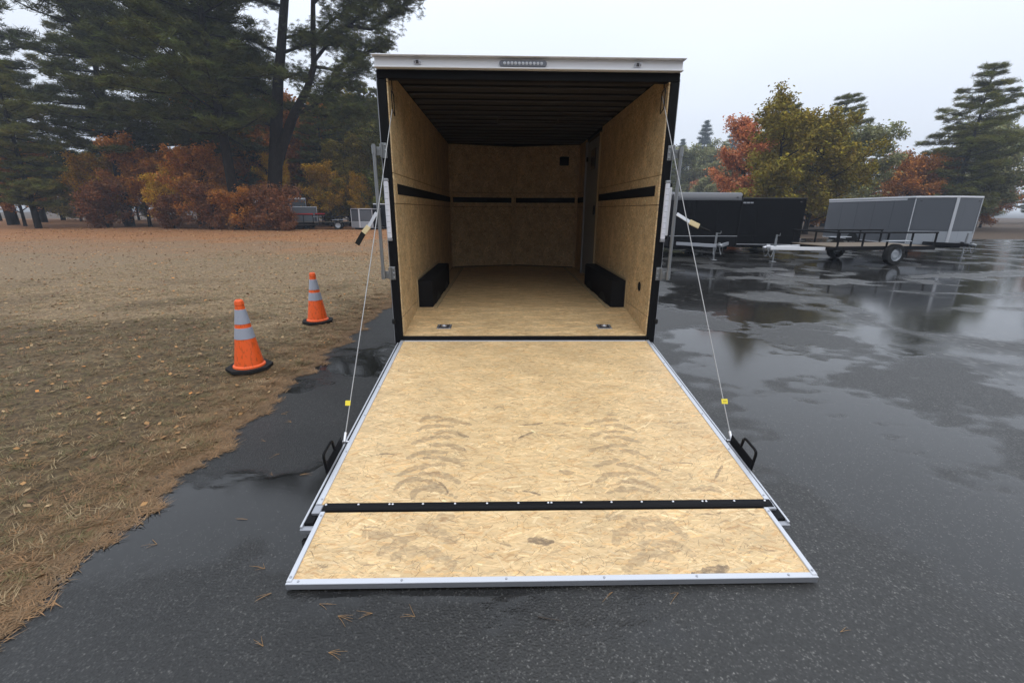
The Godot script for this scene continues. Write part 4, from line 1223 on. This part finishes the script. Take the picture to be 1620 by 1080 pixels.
# the big forked pine on the left, limb by limb
func make_big_pine() -> void:
	rng.seed = 61
	var at := Vector3(-18.3, 0, -33.5)
	var T := thing("pine_tree", "tall forked pine with a thick dark trunk rising from the russet shrub", "tree", at)
	var b := MB.new()
	b.tube([Vector3(-18.6, -0.3, -33.5), Vector3(-18.4, 2.4, -33.5), Vector3(-17.86, 5.4, -33.5), Vector3(-17.49, 7.64, -33.5), Vector3(-16.85, 11.08, -33.5), Vector3(-16.5, 12.4, -33.5), Vector3(-15.73, 15.9, -33.5), Vector3(-15.0, 19.3, -33.5), Vector3(-14.2, 26.0, -33.5)], [0.62, 0.55, 0.5, 0.44, 0.36, 0.33, 0.28, 0.21, 0.06], 12)
	b.tube([Vector3(-17.8, 5.0, -33.5), Vector3(-17.1, 6.3, -33.3), Vector3(-16.02, 8.26, -33.2), Vector3(-14.62, 10.15, -33.0), Vector3(-13.95, 11.65, -33.0), Vector3(-13.81, 13.41, -33.0), Vector3(-13.53, 15.74, -33.0), Vector3(-13.39, 18.0, -33.0), Vector3(-13.2, 24, -33)], [0.42, 0.38, 0.33, 0.25, 0.21, 0.19, 0.15, 0.12, 0.04], 10)
	var limbs := [
		[Vector3(-13.84, 12.01, -33.0), Vector3(-12.68, 12.91, -32.6), Vector3(-10.63, 14.01, -32.0), Vector3(-9.2, 14.82, -31.5), Vector3(-7.54, 15.49, -31.0)],
		[Vector3(-12.68, 12.91, -32.6), Vector3(-11.61, 12.75, -32.3), Vector3(-10.4, 12.7, -32.0)],
		[Vector3(-16.3, 12.6, -33.5), Vector3(-14.62, 12.99, -33.2), Vector3(-12.7, 13.1, -32.7)],
		[Vector3(-10.9, 13.9, -32.1), Vector3(-9.3, 13.6, -31.8), Vector3(-7.6, 14.2, -31.0), Vector3(-6.4, 14.9, -30.5), Vector3(-5.3, 15.4, -30.0)],
		[Vector3(-16.02, 8.26, -33.2), Vector3(-13.91, 9.0, -32.5), Vector3(-12.47, 9.94, -32.0), Vector3(-11.35, 10.44, -31.5), Vector3(-10.0, 11.1, -31.0)],
		[Vector3(-16.96, 11.5, -34.0), Vector3(-17.9, 11.6, -34.0), Vector3(-19.2, 12.5, -34.4)],
		[Vector3(-16.9, 10.88, -33.5), Vector3(-15.44, 11.18, -33.5), Vector3(-14.3, 10.69, -33.5)],
		[Vector3(-16.18, 13.64, -33.8), Vector3(-15.23, 13.85, -33.8), Vector3(-14.1, 13.66, -33.8)],
		[Vector3(-13.8, 13.4, -33), Vector3(-12.2, 14.6, -33), Vector3(-10.6, 15.6, -33), Vector3(-9.0, 16.6, -33)],
		[Vector3(-13.6, 15.5, -33), Vector3(-12.0, 16.4, -32.4), Vector3(-10.0, 16.9, -32)],
		[Vector3(-15.8, 15.5, -33.5), Vector3(-17.6, 15.7, -33), Vector3(-19.6, 15.2, -32.6)],
		[Vector3(-16.5, 12.5, -33.5), Vector3(-18.6, 13.4, -33), Vector3(-20.6, 13.6, -32.5)],
		[Vector3(-13.9, 11.6, -33), Vector3(-12.4, 11.3, -32.6), Vector3(-10.9, 11.9, -32), Vector3(-9.3, 12.3, -31.6), Vector3(-8.2, 12.5, -31.4)],
		[Vector3(-17.5, 7.6, -33.5), Vector3(-19.4, 8.2, -33), Vector3(-21.4, 8.6, -32.6)],
		[Vector3(-15.4, 9.2, -33.1), Vector3(-13.4, 8.2, -32.4), Vector3(-11.8, 8.0, -32), Vector3(-10.4, 8.5, -31.6)],
		[Vector3(-17.3, 9.5, -33.5), Vector3(-19.0, 10.4, -34), Vector3(-20.8, 10.8, -34.2)],
		[Vector3(-15.2, 18, -33.5), Vector3(-13.6, 18.6, -33), Vector3(-11.8, 18.9, -32.6)],
		[Vector3(-15.2, 18, -33.5), Vector3(-17, 18.4, -33), Vector3(-19, 18.6, -32.6)]]
	for i in 26:      # the crowns go on above, out of the picture
		var y := rng.randf_range(16.5, 25.5)
		var an := i * 2.399
		var L := rng.randf_range(0.7, 1.1) * lerpf(6.0, 2.2, (y - 16.5) / 9.0)
		var s0 := Vector3(lerpf(-15.6, -14.2, (y - 16.5) / 9.0) if i % 2 == 0 else -13.4, y, -33.3)
		var e0 := s0 + Vector3(cos(an) * L, L * 0.12, sin(an) * L)
		limbs.append([s0, s0.lerp(e0, 0.5) + Vector3(0, -0.1, 0), e0])
	var w := []
	var t := []
	for l in limbs:
		var r := []
		for k in l.size(): r.append(lerpf(0.13, 0.03, float(k) / (l.size() - 1)))
		b.tube(l, r, 6, false)
		var total := 0.0
		for k in l.size() - 1: total += (l[k] as Vector3).distance_to(l[k + 1])
		for q in int(total * 13.0):       # side shoots, each a little pad of tufts
			var u := rng.randf_range(0.22, 1.04)
			var fi := minf(u * (l.size() - 1), l.size() - 1.001)
			var p: Vector3 = (l[int(fi)] as Vector3).lerp(l[int(fi) + 1], fi - int(fi))
			var dir := Vector3(rng.randfn(0.25, 0.75), rng.randfn(0.22, 0.42), rng.randfn(0, 0.9)).normalized()
			var L := rng.randf_range(0.4, 1.9) * (1.2 - u * 0.5)
			var e := p + dir * L
			b.tube([p, e], [0.022, 0.008], 4, false)
			for k in 10:
				var f := rng.randf_range(0.25, 1.1)
				leaf_normal(w, t, p.lerp(e, f) + Vector3(rng.randfn(0, 0.22), rng.randfn(0.04, 0.16), rng.randfn(0, 0.22)), rng.randf_range(0.6, 1.1), 1.0)
	b.t = Transform3D()
	for i in b.v.size(): b.v[i] -= at
	obj("trunk", b, M.bark, T)
	for i in w.size(): w[i] = (w[i] as Transform3D).translated(-at)
	copies("crown", tuft_mesh, M.pine_green, w, t, T)

func make_trees() -> void:
	make_leaf_shapes()
	make_big_pine()
	var P1 := pine("pine_tree", 15.0, 3.6, 0.3, 0.75, 15.0, M.pine_green, 101)
	var P2 := pine("pine_tree", 13.0, 3.0, 0.15, 0.62, 16.0, M.dark_green, 102)
	var S1 := pine("spruce_tree", 12.0, 2.8, 0.08, 0.5, 15.0, M.spruce_green, 103, true)
	var B1 := broad("maple_tree", 9.0, 3.0, 0.18, 2300, M.gold_leaf, 111)
	var B1n := broad("maple_tree", 9.0, 1.75, 0.12, 2100, M.red_leaf, 117, 0.8)
	var B2n := broad("oak_tree", 10.0, 2.3, 0.06, 2900, M.olive_leaf, 118, 0.9)
	var B2 := broad("oak_tree", 11.0, 3.4, 0.12, 2900, M.olive_leaf, 112)
	var B3 := broad("oak_tree", 8.0, 3.2, 0.08, 2300, M.orange_leaf, 113)
	var U1 := broad("shrub", 3.4, 1.7, 0.02, 950, M.russet_leaf, 121, 0.68)
	# left: what stands nearest, each with what sets it apart
	plant(U1, "russet red shrub in front of the forked pine trunk", Vector3(-17.3, 0, -30.6), 0.98, 0.4, M.russet_leaf, "", "shrub")
	plant(U1, "low russet shrub spreading towards the slate grey trailer", Vector3(-16.3, 0, -30.2), 0.55, 2.1, M.russet_leaf, "", "shrub")
	plant(U1, "orange brown shrub left of the forked pine at the lawn's back edge", Vector3(-19.8, 0, -31.0), 0.9, 4.0, M.orange_leaf, "", "shrub")
	plant(B1, "golden yellow young maple behind the utility trailers", Vector3(-15.9, 0, -38.5), 0.62, 1.0, M.gold_leaf)
	plant(B1, "yellow orange maple sapling left of the V-nosed trailer", Vector3(-13.0, 0, -39.5), 0.55, 2.2, M.gold_leaf)
	plant(B3, "rust orange tree over the low utility trailer", Vector3(-11.9, 0, -40.0), 0.6, 0.3, M.orange_leaf)
	plant(P1, "dark pine with a bare trunk at the left end of the lawn trailers", Vector3(-20.3, 0, -31.4), 1.5, 0.9)
	plant(B3, "bright orange oak glowing between the two pine trunks", Vector3(-23.6, 0, -44.0), 1.6, 1.7, M.orange_leaf)
	plant(B3, "orange oak low behind the forked pine", Vector3(-20.6, 0, -47.0), 1.55, 3.0, M.orange_leaf)
	plant(B2, "olive green oak filling the gap right of the forked pine", Vector3(-14.6, 0, -39.8), 0.66, 0.5, M.olive_leaf)
	plant(P2, "dense dark pine behind the V-nosed trailer", Vector3(-12.0, 0, -46.0), 0.95, 2.0)
	plant(P2, "dense dark pine beside the hauler's left wall", Vector3(-9.2, 0, -41.0), 0.85, 3.4)
	plant(B2n, "green gold oak showing over the black trailer on the lawn", Vector3(-10.6, 0, -39.6), 0.78, 4.4, M.olive_leaf)
	plant(B2n, "tall olive oak between the yellow maple and the hauler", Vector3(-12.8, 0, -40.6), 0.92, 2.4, M.olive_leaf)
	plant(B2, "mottled olive tree next to the hauler's top left corner", Vector3(-10.2, 0, -48.0), 0.98, 5.3, M.dark_green)
	plant(P1, "pine with high branches behind the golden maple", Vector3(-16.6, 0, -48.0), 0.84, 2.7)
	plant(P2, "dark pine rising just right of the forked pine", Vector3(-14.6, 0, -45.0), 1.05, 0.2)
	plant(P2, "dark pine whose top shows beside the hauler's white header", Vector3(-11.0, 0, -45.0), 1.1, 1.2)
	plant(P2, "dark pine behind the slate grey trailer", Vector3(-17.6, 0, -42.0), 0.9, 5.2)
	plant(B2, "yellow green oak between two dark pines behind the lawn", Vector3(-15.8, 0, -46.0), 0.9, 0.9, M.olive_leaf)
	plant(B1, "small gold tree beside the V-nosed trailer's nose", Vector3(-11.0, 0, -38.5), 0.45, 5.0, M.gold_leaf)
	plant(B2, "tall dull green oak rising behind the hauler's left top corner", Vector3(-10.8, 0, -46.5), 1.36, 0.4, M.dark_green)
	plant(B2, "tall dull green oak in the gap right of the forked pine", Vector3(-14.0, 0, -48.5), 1.38, 2.9, M.dark_green)
	plant(B2, "tall olive oak seen between the limbs of the forked pine", Vector3(-17.4, 0, -50.0), 1.4, 5.1, M.olive_leaf)
	plant(B2n, "yellow olive oak standing over the slate grey trailer", Vector3(-16.2, 0, -40.5), 0.82, 3.6, M.olive_leaf)
	plant(B1n, "slim gold maple right behind the V-nosed trailer", Vector3(-12.6, 0, -37.6), 0.5, 1.9, M.gold_leaf)
	plant(B2n, "mid green oak just left of the hauler's lock rod", Vector3(-9.9, 0, -37.5), 0.95, 0.8, M.dark_green)
	plant(B1n, "gold maple glimpsed left of the forked pine's trunk", Vector3(-19.6, 0, -37.0), 0.75, 2.8, M.gold_leaf)
	var wood := "trees of the wood behind the lawn"
	var wl := "tree standing in the dense wood behind the lawn"
	rng.seed = 301
	for i in 26:       # the wood goes on behind them and out to the left
		var z := rng.randf_range(-50.0, -62.0)
		var x := -7.0 - i * 2.15 + rng.randf_range(-1, 1)
		var q := rng.randi() % 4
		plant([P1, P2, B2, B3][q], "dark " + ["pine", "pine", "oak", "oak"][q] + " " + wl, Vector3(x, 0, z), rng.randf_range(0.8, 1.02), rng.randf() * TAU, [null, null, M.dark_green, M.olive_leaf][q], wood)
	for q in [[-24.5, -36, 1.45, 0, "nearest to it"], [-28.5, -40, 1.6, 0, "second nearest to it"], [-25.8, -46, 1.3, 1, "far back between the two nearest"], [-33, -37, 1.4, 0, "third along the row"], [-38, -43, 1.5, 1, "dense and set back in the row"], [-31, -50, 1.4, 0, "farthest back of all"], [-44, -38, 1.5, 0, "last but one at the left"], [-36, -32, 0.9, 1, "dense and standing out in front"], [-49, -46, 1.1, 0, "leftmost in the picture"]]:
		plant(P1 if q[3] == 0 else P2, "tall pine left of the forked pine, " + q[4], Vector3(q[0], 0, q[1]), q[2], q[0], null, "pines left along the back of the lawn")
	for q in [[-23.5, -33, 0.7, 1, "nearest the forked pine"], [-27, -34, 0.55, 0, "the smallest of them"], [-30.5, -36, 0.8, 1, "the tallest, in the middle"], [-35.5, -38, 0.7, 0, "second from the left"], [-41, -36, 0.75, 1, "leftmost of all"]]:
		plant(B1, ["golden", "orange"][q[3]] + " young maple along the lawn's left back edge, " + q[4], Vector3(q[0], 0, q[1]), q[2], q[0], [M.gold_leaf, M.orange_leaf][q[3]], "young maples at the far left of the lawn")
	for q in [[-22.5, -31.5, 1.0, "rightmost, by the bare pine"], [-26, -32.5, 0.8, "smallest, in the middle"], [-32, -33.5, 1.1, "leftmost and largest"]]:
		plant(U1, "russet shrub along the lawn's left back edge, " + q[3], Vector3(q[0], 0, q[1]), q[2], q[0], M.russet_leaf, "shrubs along the left back edge of the lawn", "shrub")
	# right: maple and oak over the black trailers, haze-pale wood beyond
	plant(B1n, "coral red maple over the grey nosed black trailer", Vector3(20.0, 0, -35.0), 1.15, 0.6, M.red_leaf)
	plant(B2n, "olive gold oak, tallest tree right of the red maple", Vector3(19.6, 0, -29.5), 1.0, 1.1, M.olive_leaf)
	plant(B2, "gold tinged oak at the right behind the parked trailers", Vector3(23.5, 0, -31.0), 0.9, 2.3, M.olive_leaf)
	plant(B2, "pale sage green tree left of the red maple", Vector3(36.6, 0, -85.0), 1.42, 0.2, M.sage_leaf)
	plant(B2, "pale sage green tree touching the hauler's right post", Vector3(32.0, 0, -82.0), 1.36, 3.2, M.sage_leaf)
	plant(B2, "pale grey green tree low between the sage tree and the maple", Vector3(41.0, 0, -84.0), 1.34, 4.6, M.sage_leaf)
	plant(B3, "faint reddish tree among the pale green ones", Vector3(36.5, 0, -78.0), 0.92, 4.1, M.red_leaf)
	plant(S1, "hazy blue green spruce with a feathered top above the wood", Vector3(63.8, 0, -146.0), 2.36, 0.5)
	plant(S1, "small hazy spruce left of the feathered one", Vector3(56.5, 0, -146.0), 1.92, 1.5)
	plant(S1, "hazy spruce half hidden by the red maple", Vector3(72.3, 0, -146.0), 2.2, 2.5)
	rng.seed = 302
	for i in 16:
		var q := rng.randi() % 4
		plant([P2, B2, B2, B3][q], ["dark pine", "sage oak", "olive oak", "orange oak"][q] + " in the wood right of the lot", Vector3(24.0 + i * 2.7, 0, -33.0 - rng.randf() * 16.0), rng.randf_range(0.75, 1.1), rng.randf() * TAU, [null, M.sage_leaf, M.olive_leaf, M.orange_leaf][q], "trees of the wood right of the lot")
	for i in 20:
		plant([B2, P2][i % 2], ["sage oak", "dark pine"][i % 2] + " at the back of the wood right of the lot", Vector3(10.0 + i * 5.2, 0, -66.0 - rng.randf() * 8.0), rng.randf_range(0.7, 0.85), rng.randf() * TAU, M.sage_leaf if i % 2 == 0 else null, "trees at the back of the wood right of the lot")
	rng.seed = 303
	for i in 15:      # the wood goes on round the lot behind the photographer and keeps the low sky off it
		var q := i % 3
		plant([P1, P2, B2][q], ["tall pine", "dense dark pine", "olive oak"][q] + " in the wood behind the photographer", Vector3(-42.0 + i * 6.0, 0, 20.0 + rng.randf() * 7.0), rng.randf_range(0.95, 1.15), rng.randf() * TAU, null, "trees of the wood behind the photographer")
	for o in [P1, P2, S1, B1, B1n, B2n, B2, B3, U1]: o.free()

# ------------------------------------------------------------------
func make_sky() -> void:
	var w := 512
	var h := 256
	var nz := FastNoiseLite.new()
	nz.seed = 12; nz.frequency = 0.9; nz.fractal_octaves = 4
	var im := Image.create(w, h, false, Image.FORMAT_RGBF)
	for y in h:
		var e := PI * (0.5 - (y + 0.5) / h)
		var s := maxf(0.0, sin(e))
		for x in w:
			var a := TAU * x / w
			var d := Vector3(cos(a) * cos(e), sin(e) * 2.0, sin(a) * cos(e))
			var k := 1.0 + 0.05 * nz.get_noise_3dv(d * 2.0)
			var L := 0.82 * (1.0 + 1.15 * pow(s, 1.3)) * k
			if e < 0.0: L = 0.2
			im.set_pixel(x, y, Color(L * 0.925, L * 1.0, L * 1.12))
	var pm := PanoramaSkyMaterial.new()
	pm.panorama = ImageTexture.create_from_image(im)
	var sky := Sky.new()
	sky.sky_material = pm
	var env := Environment.new()
	env.background_mode = Environment.BG_SKY
	env.sky = sky
	env.tonemap_mode = Environment.TONE_MAPPER_LINEAR
	env.tonemap_exposure = 1.04
	env.sdfgi_enabled = true
	env.ssao_enabled = true
	env.ssil_enabled = true
	env.fog_enabled = true
	env.fog_density = 0.0012
	env.fog_light_color = Color(0.86, 0.9, 0.96)
	var we := WorldEnvironment.new()
	we.name = "world_environment"
	we.environment = env
	add_child(we)

func _ready() -> void:
	var cam := Camera3D.new()
	cam.name = "camera"
	cam.fov = 74.98
	cam.near = 0.05
	cam.far = 900.0
	cam.rotation_order = EULER_ORDER_YXZ
	cam.position = Vector3(-0.2402, 1.2996 + GY, 4.2722)
	cam.rotation = Vector3(-0.2875, -0.0245, 0.0059)
	add_child(cam)
	make_sky()
	var sun := DirectionalLight3D.new()
	sun.name = "sun"
	sun.light_energy = 0.3
	sun.light_color = Color(1.0, 0.98, 0.95)
	sun.light_angular_distance = 70.0
	sun.shadow_enabled = true
	sun.rotation = Vector3(-1.1, 0.35, 0)
	sun.sky_mode = DirectionalLight3D.SKY_MODE_LIGHT_ONLY
	add_child(sun)
	make_materials()
	make_ground()
	make_hauler()
	make_parked()
	make_trees()
	make_cone("whole orange traffic cone with two grey bands on the lawn beside the hauler", Vector3(-2.92, 0.04, -2.1), 0.3)
	make_cone("orange traffic cone nearer the camera, at the lawn's edge left of the ramp", Vector3(-2.84, 0.04, -0.12), 0.1)
	make_litter()
